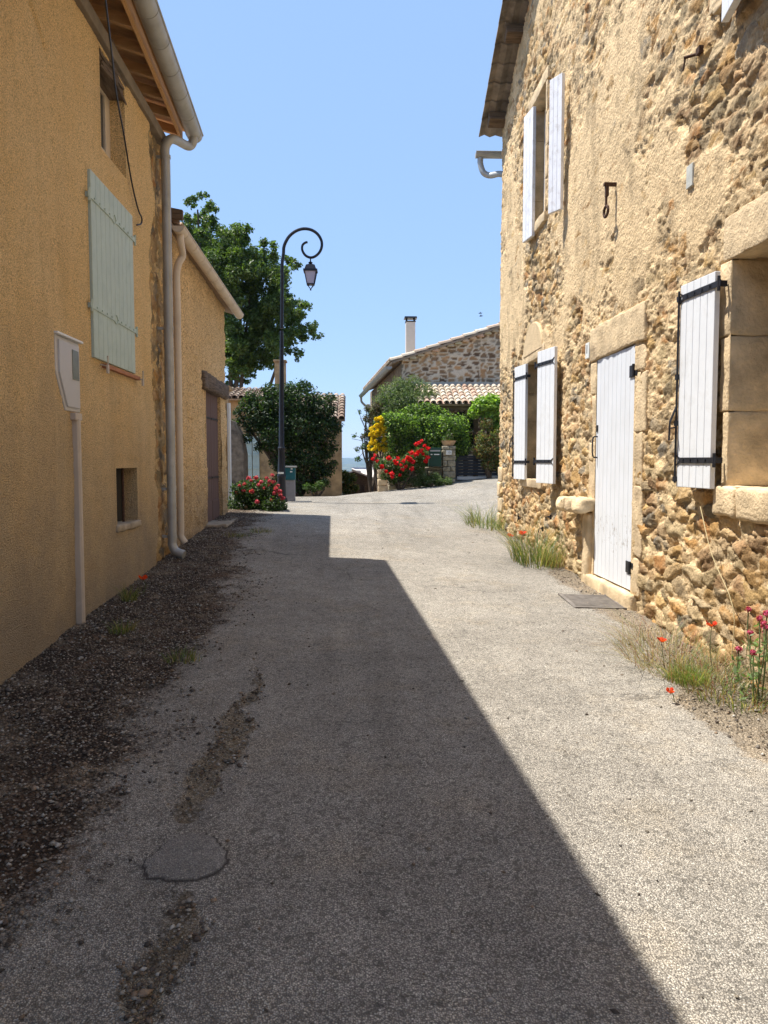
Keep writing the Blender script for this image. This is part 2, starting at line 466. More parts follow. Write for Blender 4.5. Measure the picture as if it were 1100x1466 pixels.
lane = t.noise(1.5, 5, .6, vec=t.scale(p, (1.6, .16, 1)))
road = t.mix(1, road, t.maprange(lane, .52, .72, 1, .78), 'MULTIPLY')
stain = t.maprange(t.noise(1.15, 4, .55, vec=t.scale(p, (.8, 1.3, 1))), .60, .76, 0, .32)
road = t.mix(stain, road, t.mix(1, road, (.55, .57, .58), 'MULTIPLY'))
wv = t.n.new('ShaderNodeVectorMath'); wv.operation = 'ADD'
t.t.links.new(t.scale(t.noise(3.2, 5, .7, fac=False), (.5, .5, 0)), wv.inputs[1]); t.t.links.new(p, wv.inputs[0])
cr = t.voro(.75, 'DISTANCE_TO_EDGE', vec=wv.outputs[0])
crack = t.math('MULTIPLY', t.maprange(cr, .002, .008, .55, 0), t.maprange(t.noise(.7, 3), .55, .62, 0, 1))
road = t.mix(crack, road, (.06, .055, .048))
# crumbling edges: the masks are broken up by grain-sized noise
def broken(m, sc, k, a_=.30, b_=.70):
    n_ = t.math('ADD', t.math('MULTIPLY', t.math('SUBTRACT', t.noise(sc, 5, .75), .5), k), m)
    return t.maprange(n_, a_, b_)
mg = broken(ms[0], 16, 1.5); mt = broken(ms[1], 22, 1.5)
gv = t.voro(62, vec=p, out='Color'); gd = t.voro(62, vec=p); gs = t.sep(gv)[1]
gst = t.ramp(gs, [(0, (.022, .018, .015)), (.35, (.06, .05, .042)), (.7, (.15, .13, .115)), (.9, (.26, .235, .205)), (1, (.46, .43, .39))])
grav = t.mix(t.maprange(gd, .28, .55), gst, (.024, .018, .014))
soil = t.mix(1, (.075, .052, .036), t.maprange(t.noise(40, 5, .7), .3, .7, .5, 1.6), 'MULTIPLY')
grav = t.mix(t.maprange(t.noise(2.1, 6, .7), .50, .66, 0, .8), grav, soil)
grav = t.mix(t.maprange(t.noise(3.4, 6, .75), .50, .62, 0, .55), grav, t.mix(1, road, (.62, .60, .58), 'MULTIPLY'))
grav = t.mix(1, grav, t.maprange(t.noise(9, 5, .7), .3, .7, .9, 2.1), 'MULTIPLY')
grav = t.mix(1, grav, (1.12, 1.02, .90), 'MULTIPLY')
grav2 = t.mix(.8, grav, t.mix(1, road, (.95, .86, .74), 'MULTIPLY'))
tren = t.mix(t.maprange(gd, .3, .6), t.ramp(gs, [(0, (.12, .10, .075)), (.5, (.24, .205, .155)), (1, (.46, .42, .36))]), (.10, .08, .058))
tren = t.mix(t.maprange(t.noise(10, 5, .7), .52, .66), tren, (.085, .075, .045)); tren = t.mix(t.maprange(t.noise(6, 5, .7), .36, .56, 0, .9), tren, t.mix(1, road, (.98, .88, .72), 'MULTIPLY'))
patch = t.mix(.6, t.mix(1, (.27, .255, .235), t.maprange(fine, .3, .7, .72, 1.28), 'MULTIPLY'), road)
col = t.mix(mg, road, grav)
sx = t.sep(p)[0]
rightside = t.maprange(sx, .5, .6)
col = t.mix(t.math('MULTIPLY', rightside, mg), col, grav2)
col = t.mix(mt, col, tren)
pf = t.attr('Patch', 'Fac')
col = t.mix(t.maprange(pf, .35, .65), col, patch)
col = t.mix(t.math('MULTIPLY', t.maprange(pf, .02, .3), t.maprange(pf, .8, .4)), col, (.07, .062, .054))
land = t.ramp(t.noise(.012, 6, .7), [(.3, (.055, .075, .03)), (.48, (.10, .12, .05)), (.6, (.22, .20, .10)), (.75, (.05, .07, .03))])
land = t.mix(t.maprange(t.voro(.02), .2, .5, 0, .6), land, (.035, .05, .025))
col = t.mix(ms[2], col, land)
h = t.math('ADD', t.math('MULTIPLY', vd, -1), t.math('MULTIPLY', fine, .4))
hg = t.math('MULTIPLY', t.math('ADD', t.math('MULTIPLY', gd, -1.5), t.noise(90, 4, .7)), 1.6)
hh = t.mix(mg, h, hg)
M['ground'] = t.done(col, .93, t.bump(hh, .007, 1), .2)
VC = np.stack([np.maximum(GR, GR2).ravel(), TRN.ravel(), np.clip(farm, 0, 1).ravel()], -1)
g = link_mesh('ground', Vg, Fg, M['ground'], loc=(0, 0, 0), smooth=True, vcol=VC)
a = g.data.attributes.new('Patch', 'FLOAT', 'POINT'); a.data.foreach_set('value', PAT.ravel())
tag(g, 'pale worn asphalt lane and the land beyond it', kind='structure')

# ------------------------------------------------------------------ relief walls (rubble stones in mortar or render, real displacement)
PAL = np.array([srgb(200, 165, 112), srgb(184, 148, 98), srgb(212, 180, 128), srgb(170, 138, 98), srgb(204, 160, 104), srgb(160, 146, 120), srgb(148, 132, 108), srgb(190, 170, 135), srgb(190, 142, 94), srgb(146, 140, 130), srgb(178, 146, 112), srgb(206, 186, 148)])
def relief_wall(name, X, sgn, ys, zs, holes, clip, P, mats, parent, size=(.23, .112), mortar=(.74, .55, .32), pal=PAL, proud=.056, level=.050, calm=None, smat=None):
    ys = np.array(ys); zs = np.array(zs)
    for (a, b, c, d) in holes:
        ys = np.append(ys, [a, b]); zs = np.append(zs, [c, d])
    def merge(q):
        q = np.unique(np.round(q, 4)); hv = set(round(v, 4) for hq in holes for v in hq)
        keep = [q[0]]
        for v in q[1:]:
            if v - keep[-1] < .004:
                if round(v, 4) in hv: keep[-1] = v
                continue
            keep.append(v)
        return np.array(keep)
    ys = merge(ys); zs = merge(zs)
    Y, Zz = np.meshgrid(ys, zs, indexing='ij')
    wx = (fbm(Y * 2.1, Zz * 2.1, 1, 3) - .5) * 1.3 + (fbm(Y * 9, Zz * 9, 2, 2) - .5) * .35
    wz = (fbm(Y * 2.6 + 5, Zz * 2.6, 3, 3) - .5) * 1.6 + (fbm(Y * 9 + 3, Zz * 9, 4, 2) - .5) * .35
    f1, f2, ia, ib, ox, oy = voro(Y / size[0] + wx, Zz / size[1] + wz, 0, 3.5, .95)
    e = f2 - f1
    rr = lambda k: TAB[k][(ia * 7 + ib * 13) & 255, (ib * 3 + ia * 5) & 255]
    hs = sstep(.0, .09, e) * (.52 + .22 * rr(2)) + .34 * rr(3) + (rr(4) - .5) * ox * .7 + (rr(5) - .5) * oy * .9
    for q_ in (1, 4):                       # chipped facets, different on every stone
        th_ = rr(q_) * 6.283; hs = hs - np.maximum(0, ox * np.cos(th_) + oy * np.sin(th_) - .06 - .16 * rr(q_ + 1)) * .9
    rg = np.abs(fbm(Y * 9 + rr(6) * 9, Zz * 15, 5, 4) - .5)
    hs = hs * proud * np.interp(Zz, [1.0, 2.3], [1.0, .88]) * (1 if sgn < 0 else .8) - rg * .045 + (fbm(Y * 26, Zz * 26, 2, 3) - .5) * .016
    Pm = P(Y, Zz)
    sm_ = 1 - .72 * sstep(.72, .98, Pm)          # whole render is smooth, weathered render is rough
    lv = Pm * level + (fbm(Y * 4, Zz * 5, 0, 4) - .5) * .034 * sm_ + (fbm(Y * 30, Zz * 30, 6, 3) - .5) * .026 * (.35 + .65 * sm_)
    # little chips set in the mortar
    lump = 0
    for sc_, am, sd_ in ((.13, .012, 3), (.055, .011, 1)):
        c1, c2, ja, jb, px_, py_ = voro(Y / sc_ + wx * 1.5, Zz / (sc_ * .6) + wz * 1.5, sd_, 3)
        q_ = TAB[6][ja & 255, jb & 255]; q2 = TAB[5][ja & 255, jb & 255]; q3 = TAB[4][ja & 255, jb & 255]
        lump = lump + (sstep(.0, .12, c2 - c1) * q_ ** 1.6 + (q2 - .5) * px_ * .8 + (q3 - .4) * py_ * 1.0) * am
    lv = lv + lump * sm_ ** 2 * (.25 if sgn > 0 else 1)
    disp = np.maximum(hs, lv)
    isst = sstep(-.013, .003, hs - lv)
    if calm is not None:
        c = calm(Y, Zz); disp = disp * (1 - c) + level * c
    for (a, b, c, d) in holes:
        q = np.maximum(np.maximum(a - Y, Y - b), np.maximum(c - Zz, Zz - d))
        w = sstep(.10, .02, q); disp = disp * (1 - w) + level * w; isst = isst * (1 - w)
    kk = (rr(6) * len(pal)).astype(int) % len(pal)
    sc = pal[kk] * np.array((1.0, .95, .86)) * (.50 + .44 * rr(7))[..., None] * (.86 + .30 * fbm(Y * 16, Zz * 24, 3, 4))[..., None]
    smear = sstep(.40, .62, fbm(Y * 6, Zz * 6, 7, 4)) * .45 + .04
    smear = np.clip(smear, 0, .8)[..., None]
    sc = sc * (1 - smear) + np.array(mortar) * .92 * smear
    mc = np.array(mortar)[None, None] * (.80 + .36 * fbm(Y * 3, Zz * 3, 2, 5))[..., None] * (1 - .25 * sstep(.55, .7, fbm(Y * 5 + 4, Zz * 2.2, 6, 4)))[..., None]
    col = mc * (1 - isst[..., None]) + sc * isst[..., None]
    n, m = Y.shape
    V = np.stack([X + sgn * disp, Y, Zz], -1)
    cy = (ys[:-1] + ys[1:]) / 2; cz = (zs[:-1] + zs[1:]) / 2
    CY, CZ = np.meshgrid(cy, cz, indexing='ij')
    keep = CZ < clip(CY)
    for (a, b, c, d) in holes: keep &= ~((CY > a) & (CY < b) & (CZ > c) & (CZ < d))
    ix = np.arange(n * m).reshape(n, m)
    Q = np.stack([ix[:-1, :-1], ix[1:, :-1], ix[1:, 1:], ix[:-1, 1:]], -1)[keep]
    if sgn < 0: Q = Q[:, ::-1]
    used, inv = np.unique(Q, return_inverse=True)
    Vv = V.reshape(-1, 3)[used]; cc = col.reshape(-1, 3)[used]
    Qn = inv.reshape(Q.shape)
    mi = None
    if smat is not None:
        pf = (1 - isst).reshape(-1)[Q].mean(1); mi = (pf < .5).astype(int)
    return link_mesh(name, Vv, Qn, mats, parent, smooth=True, vcol=cc, mi=mi)

def shutter(parent, hinge, d, w, z0, z1, mat, n=5, th=.035, straps=(), out=None, bar=False, latch=None, strap_side=1, battens=False, label=None):
    """plank shutter: hinge = (x, y) of the hung edge, d = horizontal unit vector to the free edge, out = outward normal"""
    d = Vector((d[0], d[1], 0)).normalized(); o_ = Vector((out[0], out[1], 0)).normalized()
    o_ = (o_ - d * o_.dot(d)).normalized()
    h = Vector((hinge[0], hinge[1], 0))
    b = MB(); pw = w / n
    for k in range(n):
        c = h + d * (pw * (k + .5)) + Vector((0, 0, (z0 + z1) / 2)) + o_ * (th / 2)
        b.obox(c, d * (pw / 2 - .0022), o_ * (th / 2), (0, 0, (z1 - z0) / 2))
    b.obox(h + d * w / 2 + o_ * (th / 2 - .002) + Vector((0, 0, (z0 + z1) / 2)), d * (w / 2 - .004), o_ * (th / 2 - .007), (0, 0, (z1 - z0) / 2 - .004))
    so = b.build('shutter', mat, parent, bevel=.004)
    if label: so['label'] = label
    for sz, sm in straps:
        s_ = MB(); L = w * .94
        c0 = h + Vector((0, 0, sz)) + o_ * (th + .004)
        s_.obox(c0 + d * (L / 2 - .05), d * (L / 2 + .03), o_ * .004, (0, 0, .021))
        tip = c0 + d * (L - .02)
        for q in (-1, 1):
            s_.prism([tip - o_ * .004 + Vector((0, 0, .001 * q)), tip - o_ * .004 + Vector((0, 0, q * .021)), tip + d * .05 - o_ * .004 + Vector((0, 0, q * .042))], o_ * .008)
        for k in range(4):
            s_.obox(c0 + d * (L * (.12 + .23 * k)) + o_ * .007, d * .008, o_ * .005, (0, 0, .008))
        s_.tube([c0 - d * .055 + Vector((0, 0, -.05)), c0 - d * .055 + Vector((0, 0, .05))], .012, 8)
        s_.obox(c0 - d * .05 - o_ * .03, d * .010, o_ * .03, (0, 0, .02))
        s_.build('strap_hinge', sm, so)
    if bar:
        e = MB(); q = h + d * (w - .004) + o_ * (th + .012)
        e.tube([q + Vector((0, 0, z0 + .03)), q + Vector((0, 0, z1 - .04))], .009, 8)
        for zz in (z0 + .06, z0 + (z1 - z0) * .32, z0 + (z1 - z0) * .55, z1 - .1): e.obox(q + Vector((0, 0, zz)), d * .014, o_ * .012, (0, 0, .02))
        zm = z0 + (z1 - z0) * .30
        e.tube([q + Vector((0, 0, zm + .16)), q + o_ * .05 + Vector((0, 0, zm + .04)), q + o_ * .055 + Vector((0, 0, zm - .1))], .008, 8)
        e.tube([q + Vector((0, 0, zm)), q + o_ * .06 - d * .02 + Vector((0, 0, zm - .01))], .006, 6)
        e.build('locking_bar', M['iron'], so)
    if latch:
        e = MB(); q = h + d * (w * latch[0]) + o_ * (th + .004) + Vector((0, 0, latch[1]))
        e.obox(q, d * .035, o_ * .004, (0, 0, .012)); e.tube([q - d * .02, q + o_ * .04 - d * .02, q + o_ * .045 - d * .02 + Vector((0, 0, -.05))], .007, 6)
        e.obox(q + d * .03 + o_ * .01, d * .008, o_ * .012, (0, 0, .03))
        e.build('latch', M['iron'], so)
    return so

def niche(parent, X, sgn, y0, y1, z0, z1, depth, mat, lift=.05, name='reveal'):
    """reveal behind an opening in the wall plane X; sgn is the outward direction"""
    b = MB(); xo = X + sgn * lift; xi = X - sgn * depth; k = .04
    def slab(p0, p1, off):      # thick reveal slabs
        a_, b_ = Vector(p0), Vector(p1); b.prism([a_, b_, b_ + Vector(off), a_ + Vector(off)], (xi - xo, 0, 0))
    slab((xo, y0, z0 - k), (xo, y1, z0 - k), (0, 0, k)); slab((xo, y0, z1), (xo, y1, z1), (0, 0, k))
    slab((xo, y0 - k, z0 - k), (xo, y0 - k, z1 + k), (0, k, 0)); slab((xo, y1, z0 - k), (xo, y1, z1 + k), (0, k, 0))
    return b.build(name, mat, parent)
def window(parent, X, sgn, y0, y1, z0, z1, depth, fmat, rows=3, leaves=2, fw=.05, label=None):
    xi = X - sgn * depth; b = MB()
    x0, x1 = sorted((xi, xi + sgn * .05))
    b.box(x0, x1, y0, y0 + fw, z0, z1); b.box(x0, x1, y1 - fw, y1, z0, z1)
    b.box(x0 + .002, x1 - .002, y0 + fw, y1 - fw, z0, z0 + fw * 1.3); b.box(x0 + .002, x1 - .002, y0 + fw, y1 - fw, z1 - fw, z1)
    ym = (y0 + y1) / 2
    if leaves == 2: b.box(x0 - .004, x1 + .004, ym - .035, ym + .035, z0 + fw, z1 - fw)
    for k in range(1, rows):
        zz = z0 + (z1 - z0) * k / rows
        b.box(x0 + .012, x1 - .012, y0 + fw, y1 - fw, zz - .013, zz + .013)
    w = b.build('window', fmat, parent, bevel=.004)
    if label: w['label'] = label
    q = MB(); q.box((x0 + x1) / 2 - .004, (x0 + x1) / 2 + .004, y0 + fw * .8, y1 - fw * .8, z0 + fw * .8, z1 - fw * .8)
    q.build('pane', M['glass'], w)
    return w
def noisy_block(name, parent, boxes, mat, sub=.05, amp=.006, r=.018, label=None, loc=None):
    """dressed stones: gridded boxes with rounded arrises and worn, slightly uneven faces"""
    Vs = []; Fs = []; off = 0
    for bx in boxes:
        lo = np.array(bx[0::2], float); hi = np.array(bx[1::2], float); L = hi - lo
        rad = min(r, L.min() * .4)
        def ticks(k):
            n = max(1, int(min(40, (L[k] - 2 * rad) / sub)))
            return np.concatenate([[0, rad * .4], np.linspace(rad, L[k] - rad, n + 1), [L[k] - rad * .4, L[k]]]) + lo[k]
        T = [ticks(k) for k in range(3)]
        sd = rnd.random() * 50; jit = rnd.uniform(-.003, .003)
        for ax in range(3):
            u, v = (ax + 1) % 3, (ax + 2) % 3
            A, B = np.meshgrid(T[u], T[v], indexing='ij')
            for side in (0, 1):
                P = np.zeros(A.shape + (3,)); P[..., u] = A; P[..., v] = B; P[..., ax] = hi[ax] if side else lo[ax]
                P = P.reshape(-1, 3); n, m = A.shape
                inn = np.clip(P, lo + rad, hi - rad); dv = P - inn; ln = np.linalg.norm(dv, axis=1, keepdims=True)
                P = inn + dv / np.maximum(ln, 1e-9) * rad
                s1 = P[:, 1] + P[:, 0] * .7 + sd; s2 = P[:, 2] + P[:, 0] * .6
                P = P + np.stack([(fbm(s1 * 8 + k * 3, s2 * 8 + k, k, 3) - .5) * amp * 2 for k in (0, 2, 5)], -1)
                P[:, 0] += jit
                ix = np.arange(n * m).reshape(n, m) + off
                Q = np.stack([ix[:-1, :-1], ix[1:, :-1], ix[1:, 1:], ix[:-1, 1:]], -1).reshape(-1, 4)
                if not side: Q = Q[:, ::-1]
                Vs.append(P); Fs.append(Q); off += n * m
    o = link_mesh(name, np.concatenate(Vs), np.concatenate(Fs), mat, parent, loc, smooth=True)
    if label: o['label'] = label
    return o

def tile_roof(parent, O, U, W, nu, nw, tile_w=.20, tile_l=.36, name='roof', tint=None, mat=None, thick=.05, under=True, seed=1):
    """canal tiles: O eave corner, U unit vector along the eave, W unit vector up the slope"""
    O, U, W = Vector(O), Vector(U).normalized(), Vector(W).normalized(); N = U.cross(W).normalized()
    if N.z < 0: N = -N
    rr_ = random.Random(seed); b = MB()
    base = tint or [(.50, .37, .26), (.42, .30, .21), (.54, .43, .33), (.44, .29, .20), (.36, .28, .21), (.50, .40, .30)]
    L = nu * tile_w; H = nw * tile_l
    for i in range(nu):
        for j in range(nw):
            c = base[rr_.randrange(len(base))]; f = rr_.uniform(.82, 1.12); b.c = tuple(x * f for x in c)
            o = O + U * ((i + .5) * tile_w + rr_.uniform(-.006, .006)) + W * (j * tile_l - .02)
            ring = []
            for s_, rad, lift in ((0, tile_w * .44, .035), (tile_l * 1.12, tile_w * .36, .012)):
                for k in range(6):
                    a_ = math.pi * k / 5
                    ring.append(o + W * s_ + U * (math.cos(a_) * rad) + N * (math.sin(a_) * rad * .9 + lift + rr_.uniform(0, .003)))
            inner = [p_ - N * .016 for p_ in ring]
            b.add(ring + inner, [(k, k + 1, k + 7, k + 6) for k in range(5)] + [(k + 1 + 12, k + 12, k + 18, k + 19) for k in range(5)]
                  + [(k + 1, k, k + 12, k + 13) for k in range(5)] + [(0, 6, 18, 12), (5, 17, 23, 11)])
            b.c = tuple(x * f * .8 for x in c)          # channel tile between
            if i < nu - 1:
                q = O + U * ((i + 1) * tile_w) + W * (j * tile_l - .05)
                ch = [q + W * s_ + U * (dx * tile_w * .33) + N * (dz + (.012 if s_ else .0)) for s_ in (0, tile_l * 1.1) for dx, dz in ((-1, .045), (-.5, .015), (.5, .015), (1, .045))]
                b.add(ch, [(k, k + 1, k + 5, k + 4) for k in range(3)])
    b.c = (.32, .24, .17)
    b.prism([O - N * .01, O + U * L - N * .01, O + U * L + W * H - N * .01, O + W * H - N * .01], -N * thick)
    return b.build(name, mat or M['tile'], parent, col=True)

# ================================================================== RIGHT: the stone house
YE = 13.85
SH = thing('stone_house', (RX, YE, gz(RX, YE)), 'tall rubble stone house with white shutters and white plank door, in the sun', 'house')
roofz = lambda y: 7.25 + .52 * (YE + .28 - y)
pD0, pD1 = onX(860, 824, RX), onX(913, 847, RX)
dy0, dy1 = onX(913, 700, RX).y, onX(858.5, 700, RX).y
dz0, dz1 = onX(913, 849, RX).z, onX(911, 493, RX).z - .01
w1 = (10.72, 11.86, 1.33, 3.02)
w2 = (10.72, 11.62, 4.92, 6.62)
w3 = (4.20, 5.37, 1.42, 2.97)
w4 = (4.32, 5.48, 4.80, 6.3)
door = (dy0 - .005, dy1 + .005, dz0 - .02, dz1 + .005)
holes = [w1, w2, w3, w4, door]
def P_right(y, z):
    base = np.interp(z, [0, .9, 1.5, 2.4, 3.6, 9], [.22, .28, .38, .48, .55, .52])
    n = (fbm(y * .9, z * .9, 4, 4) - .5) * 1.9 * np.interp(z, [.5, 2], [.3, 1])
    r = base + n
    def blob(u, v, ru, rv, k):      # patches where the old render is still whole
        nonlocal r
        c = onX(u, v, RX); e1 = onX(u + ru, v, RX); e2 = onX(u, v + rv, RX)
        d = np.hypot((y - c.y) / (c.y - e1.y + 1e-6), (z - c.z) / (c.z - e2.z + 1e-6)) + (fbm(y * 3, z * 3, 1, 4) - .5) * .8
        r = r + k * sstep(1.15, .75, d)
    blob(850, 300, 46, 135, 1.3); blob(905, 130, 24, 125, 1.1); blob(737, 430, 22, 95, 1.5); blob(960, 240, 26, 60, .7); blob(905, 330, 26, 110, .9); blob(1010, 290, 50, 60, .6); blob(735, 300, 12, 60, .3)
    blob(860, 440, 28, 60, .5); blob(775, 500, 15, 24, 1.2); blob(790, 420, 24, 60, -.5); blob(1010, 150, 60, 80, -.6)
    blob(955, 400, 30, 60, -.2); blob(765, 150, 30, 130, -.55); blob(760, 410, 10, 60, -.8); blob(800, 40, 40, 60, -.2)
    return np.clip(r, 0, 1)
def calm_right(y, z):
    return sstep(.35, .28, np.abs(y - (dy0 + dy1) / 2) - .55) * 0
zs = axis([(-.4, 0, .06, .014), (0, 4.6, .0125, .0145), (4.6, 8.7, .016, .024), (8.7, 11.4, .06, .2)])
ys = axis([(-1.5, 4.3, .12, .03), (4.3, 6.5, .014, .022), (6.5, YE + .01, .022, .026)])
relief_wall('wall', RX, -1, ys, zs, holes, lambda y: np.minimum(roofz(y) - .12, 10.75 + (y - 8.2) * .52 * (y < 8.2)), P_right, [M['stone']], SH)
# the far end wall, back and far roof slope
zs2 = axis([(-.4, 7.4, .06, .06)]); xs2 = np.arange(0, 8.01, .08)
b = MB()
b.box(RX - .02, RX + 8, YE - .02, YE + .03, -.4, 7.42); b.box(RX + 7.9, RX + 8, -1.5, YE, -.4, 7.4); b.box(RX - .02, RX + 8, -1.55, -1.45, -.4, 6)
b.build('end_wall', M['plasterpatch'], SH)
noisy_block('quoins', SH, [(RX - .058 - .012 * (k % 2), RX + .26, YE - (.16 if k % 2 else .30), YE + .05, .15 + k * .27, .15 + (k + 1) * .27 - .012) for k in range(5)], M['cut'], amp=.016, r=.03)
# roof: verge with lapped corrugated sheets under the tiles, purlin ends
b = MB(); oh = .40; th_ = math.atan(.52); nseg = 12
for k in range(22):
    ya = YE + .30 - k * .30; yb = ya - .34; za = roofz(ya) + .02 + .012; zb = roofz(yb) + .02 - .012
    if ya < 8.2: break
    for sgn_ in (0,):
        V0 = []; xs_ = np.linspace(RX - oh, RX + 8.2, 90)
        for (yy, z_) in ((ya, za), (yb, zb)):
            for i, x_ in enumerate(xs_): V0.append((x_, yy, z_ + .022 * math.sin((x_ - RX) * 2 * math.pi / .177)))
        n_ = len(xs_); V1 = [(v[0], v[1], v[2] + .03) for v in V0]
        b.add(V0 + V1, [(i, i + 1, n_ + i + 1, n_ + i) for i in range(n_ - 1)] + [(2 * n_ + i + 1, 2 * n_ + i, 3 * n_ + i, 3 * n_ + i + 1) for i in range(n_ - 1)]
              + [(i + 1, i, 2 * n_ + i, 2 * n_ + i + 1) for i in range(n_ - 1)] + [(0, n_, 3 * n_, 2 * n_)])
b.prism([(RX - oh, 8.35, 10.76), (RX - oh, -1.7, 5.9), (RX - oh, -1.7, 6.0), (RX - oh, 8.35, 10.92)], (8.6, 0, 0))
rf = b.build('roof', M['fibre'], SH)
for k, u in enumerate((0.10, 1.45, 2.75, 4.1)):
    yy = YE - .05 - u; zz = roofz(yy) - .11
    b = MB(); b.obox((RX - .10, yy, zz), (.21 - .02 * (k % 2), 0, 0), (0, .085, -.044), (0, .035, .075))
    b.build('purlin', M['darkwood'], SH, bevel=.01)
# eaves gutter on the far side, only its end looks round the corner
gz_ = onY(700, 222, YE + .42).z
b = MB(); yc = YE + .42; x0 = onY(681, 222, yc).x
n_ = 14; V = []
for x_ in (x0, RX + 7):
    for rr2 in (.085, .078):
        for i in range(n_ + 1): a_ = math.pi + math.pi * i / n_; V.append((x_, yc + math.cos(a_) * rr2, gz_ + .03 + math.sin(a_) * rr2))
m_ = n_ + 1
b.add(V, [(i, i + 1, 2 * m_ + i + 1, 2 * m_ + i) for i in range(n_)] + [(m_ + i + 1, m_ + i, 3 * m_ + i, 3 * m_ + i + 1) for i in range(n_)])
b.add([(x0, yc + math.cos(math.pi + math.pi * i / n_) * .085, gz_ + .03 + math.sin(math.pi + math.pi * i / n_) * .085) for i in range(m_)] + [(x0 + .006, yc + math.cos(math.pi + math.pi * i / n_) * .085, gz_ + .03 + math.sin(math.pi + math.pi * i / n_) * .085) for i in range(m_)],
      [tuple(range(m_)), tuple(range(2 * m_ - 1, m_ - 1, -1))])
b.tube([(x0, yc - .088, gz_ + .035), (RX + 7, yc - .088, gz_ + .035)], .011, 8)
gt = b.build('gutter', M['zinc'], SH)
p0 = Vector((x0 + .09, yc, gz_ - .05)); zb = onY(700, 249, yc - .15).z
tubeobj('downpipe', arc([p0, p0 + Vector((0, 0, -.10)), (p0.x + .05, yc - .03, zb + .07), (p0.x + .16, yc - .08, zb), (RX - .05, yc - .25, zb - .03), (RX + .06, YE + .09, zb - .12), (RX + .12, YE + .09, zb - .4), (RX + .12, YE + .09, zb - 6.2)]), .052, M['zinc'], SH)

# --- openings
def frame_stones(y0, y1, z0, z1, wj=.2, wl=.25, ws=.14, proud=.056, mat='cut', n=4, nearw=None, farw=None, sill=True, lint=True, nm='window_surround', lbl=None):
    B = []; nw_, fw_ = nearw or wj, farw or wj; xf = RX - proud
    if lint: B.append((xf - .004, RX + .12, y0 - nw_ * .9, y1 + fw_ * .9, z1, z1 + wl))
    hs = (z1 - z0) / n
    for k in range(n):
        e = .05 * ((k * 7) % 3 - 1)
        B.append((xf, RX + .32, y1, y1 + fw_ + e, z0 + k * hs + .004, z0 + (k + 1) * hs - .004))
        B.append((xf, RX + .25, y0 - nw_ - e, y0, z0 + k * hs + .004, z0 + (k + 1) * hs - .004))
    if sill: B.append((xf - .02, RX + .26, y0 - nw_ * .6, y1 + fw_ * .6, z0 - ws, z0))
    return noisy_block(nm, SH, B, M[mat], label=lbl, amp=.010, r=.009)
frame_stones(*w1, wj=.13, wl=.16, ws=.12, sill=True)
# rounded mortar patch over the lower window
b = MB(); cy_ = (w1[0] + w1[1]) / 2
pts = [(RX - .072, cy_ + .58 * math.cos(math.pi * k / 12), w1[3] + .10 + .44 * math.sin(math.pi * k / 12)) for k in range(13)]
b.prism(pts, (.05, 0, 0)); b.build('mortar_patch', M['plasterpatch'], SH, bevel=.015)
frame_stones(*w2, wj=.12, wl=.16, ws=.13)
frame_stones(*w3, wj=.22, farw=.13, wl=.30, ws=.0, n=3, sill=False, mat='cut')
noisy_block('window_sill', SH, [(RX - .085, RX + .26, 3.6, 4.55, w3[2] - .26, w3[2] - .004), (RX - .08, RX + .26, 4.56, 5.20, w3[2] - .22, w3[2] - .002), (RX - .085, RX + .26, 5.21, 5.52, w3[2] - .21, w3[2])], M['cut'], amp=.012, r=.03)
frame_stones(w4[0], w4[1], w4[2], w4[3], wj=.30, farw=.40, wl=.4, ws=.05, n=2)
for w_, dpt in ((w1, .20), (w2, .20), (w3, .33), (w4, .22)):
    niche(SH, RX, -1, w_[0] - .012, w_[1] + .012, w_[2] - .012, w_[3] + .012, dpt + .06, M['cut'], lift=.0)
    window(SH, RX, -1, *w_, dpt, M['white'], rows=3 if w_ is not w3 else 3)

# --- door
xd = RX - .045
dr = MB(); n_ = 9; pw = (dy1 - dy0) / n_
for k in range(n_):
    dr.box(xd, xd + .04, dy0 + pw * k + .0025, dy0 + pw * (k + 1) - .0025, dz0 + .012, dz1 - .008)
dr.box(xd + .006, xd + .036, dy0 + .003, dy1 - .003, dz0 + .015, dz1 - .01)
t = NT('flaking_white_paint')
zc = t.sep(t.pos)[2]
wear = t.noise(30, 6, .75, vec=t.scale(t.pos, (1, 1, .35)))
thr = t.maprange(zc, dz0 + .75, dz0 + .25, .10, -.02)
band = t.math('MULTIPLY', t.maprange(zc, dz0 + .2, dz0 + .42, 0, 1), t.maprange(zc, dz0 + .85, dz0 + .6, 0, 1))
wf = t.maprange(t.math('ADD', wear, t.math('MULTIPLY', band, .12)), .68, .72, 0, 1)
cw = t.mix(t.maprange(t.noise(4, 4), .4, .7, 0, .3), (.72, .74, .77), (.60, .60, .59))
M['door_paint'] = t.done(t.mix(wf, cw, (.40, .36, .32)), .5, t.bump(wf, -.0015))
dob = dr.build('door', M['door_paint'], SH, bevel=.004)
for v_ in (533, 812):
    z_ = onX(908, v_, RX).z; b = MB()
    b.box(xd - .012, xd - .002, dy0 + .005, dy0 + .12, z_ - .055, z_ + .055); b.tube([(xd - .018, dy0 - .005, z_ - .06), (xd - .018, dy0 - .005, z_ + .06)], .014, 8)
    b.box(xd - .006, RX + .05, dy0 - .06, dy0 - .008, z_ - .05, z_ + .05)
    b.build('hinge', M['iron'], dob, bevel=.003)
zh = onX(861, 640, RX).z; b = MB(); yh = dy1 - .05
b.tube(arc([(xd, yh, zh + .11), (xd - .045, yh, zh + .10), (xd - .055, yh, zh), (xd - .045, yh, zh - .10), (xd, yh, zh - .11)], 4), .008, 8)
b.box(xd - .008, xd - .001, yh - .02, yh + .02, zh + .16, zh + .23)
b.build('handle', M['iron'], dob)
ymid = (dy0 + dy1) / 2
J = []
